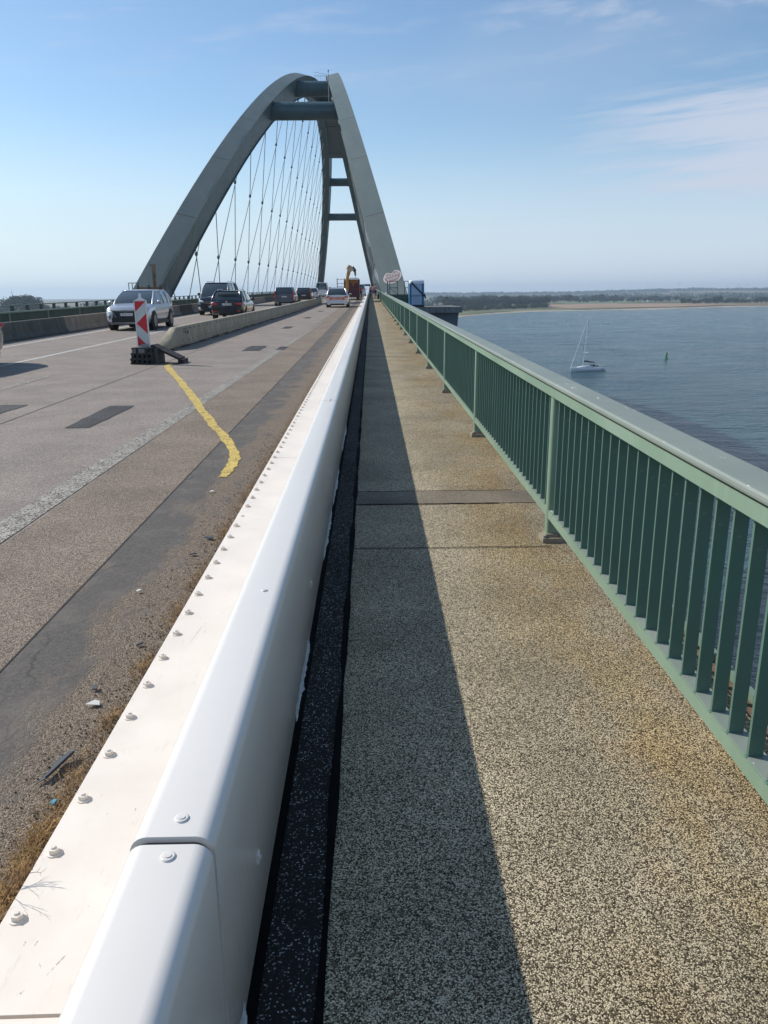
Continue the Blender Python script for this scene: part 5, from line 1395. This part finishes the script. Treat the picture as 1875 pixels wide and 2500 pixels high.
for i, (x, y, s, a, lb) in enumerate(((-1.13, 3.42, .035, .6, 'small dark scrap beside the barrier above the white shard'), (-1.20, 3.0, .035, 2., 'tiny dark chip just behind the white shard'), (-1.12, 5.05, .07, -.5, 'dark strip of rubber lying against the flange far along'), (-1.16, 4.72, .05, .3, 'short dark scrap next to the rubber strip'),
                                  (-1.21, 1.62, .06, .4, 'dark scrap at the lower left corner of the photo'), (-1.33, 4.1, .03, .9, 'small pale stone scrap on the tar patch'), (-1.35, 6.3, .04, 0, 'little white scrap below the end of the yellow line'))):
    m_ = DPL if i < 5 else mat('white plastic scrap')
    shard('scrap', x, y, [(-s*.5, -s*.2), (s*.5, -s*.3), (s*.35, s*.25), (-s*.2, s*.35)], .006, m_, lb, 'debris', (R(rnd.uniform(-10, 10)), R(rnd.uniform(-10, 10)), a))
shard('scrap', -1.075, 2.22, [(-.008, 0), (.006, -.004), (.009, .02), (-.004, .022)], .008, mat('cyan scrap', (.03, .35, .5), .4), 'tiny bright blue scrap in the dry grass', 'debris')
# loose grit
b = MB()
for k in range(1900):
    y = 1.3+7.5*rnd.random()**1.5; x = -1.02-abs(rnd.gauss(0, .11)); s = rnd.uniform(.0015, .0045)
    b.ell((x, y, zd(y)-.094+s*.4), (s*rnd.uniform(.7, 1.4), s*rnd.uniform(.7, 1.4), s*.7), 5, 3, mi=rnd.choice((0, 0, 1, 2)))
tag(b.build('loose_grit', [DIRT, mat('grey grit', (.2, .18, .16), .9), mat('dark grit', (.05, .04, .035), .9)]), kind='stuff')
b = MB()
def blade(x, y, h, a, lean, wd):
    z = zd(y)-.094; p = [Vector((x, y, z))]; d = Vector((math.cos(a), math.sin(a), 0))
    for k in range(1, 4): t = k/3; p.append(Vector((x, y, z))+d*(lean*h*t*t)+Vector((0, 0, h*t*(1-.35*lean*t))))
    sd_ = Vector((-d.y, d.x, 0)); vs = []
    for k, q in enumerate(p): ww = wd*(1-k/3.3); vs += [q-sd_*ww, q+sd_*ww]
    b.add(vs, [(2*k, 2*k+1, 2*k+3, 2*k+2) for k in range(3)])
tufts = [(1.25, .3, 900), (1.45, .2, 900), (1.75, .25, 900), (2.05, .14, 420), (2.35, .2, 380), (2.75, .12, 260), (3.2, .15, 260), (3.75, .2, 260), (4.3, .3, 300), (5.2, .3, 300), (6.2, .5, 350), (7.5, .8, 400), (9.5, 1.2, 400), (13, 2.5, 500)]
for yc, sp, n in tufts:
    for k in range(n):
        y = rnd.gauss(yc, sp*.6); x = -1.045+rnd.gauss(0, .028)
        if x > -1.005: x = -1.01-abs(rnd.gauss(0, .02))
        blade(x, y, rnd.uniform(.02, .075)*(1 if yc < 2.2 else .6), rnd.uniform(-3.14, 3.14), rnd.uniform(.3, 1.4), rnd.uniform(.0008, .002))
tag(b.build('dry_grass', DRY), kind='stuff')
b = MB(); twig = empty('dry_weed', (-1.03, 1.80, zd(1.80)-.09), 0, 'brown branching dried weed reaching over the white flange', 'weed')
def tw(p, d, ln, r, depth):
    q = p; pts = [p]
    for k in range(4):
        d = (d+Vector((rnd.uniform(-.3, .3), rnd.uniform(-.3, .3), rnd.uniform(-.15, .2)))).normalized(); q = q+d*ln/4; q.z = max(q.z, .065); pts.append(q.copy())
        if depth and k > 0: tw(q.copy(), (d+Vector((rnd.uniform(-.8, .8), rnd.uniform(-.8, .8), rnd.uniform(0, .5)))).normalized(), ln*.45, r*.7, depth-1)
    b.tube(pts, [r*(1-.15*i) for i in range(5)], 5)
for a in (.1, -.35, .45, .2): tw(Vector((0, rnd.uniform(-.05, .05), .03)), Vector((math.cos(a), math.sin(a), .5)).normalized(), .085, .0013, 2)
b.build('stems', mat('dead stem', (.16, .085, .05), .9), twig)
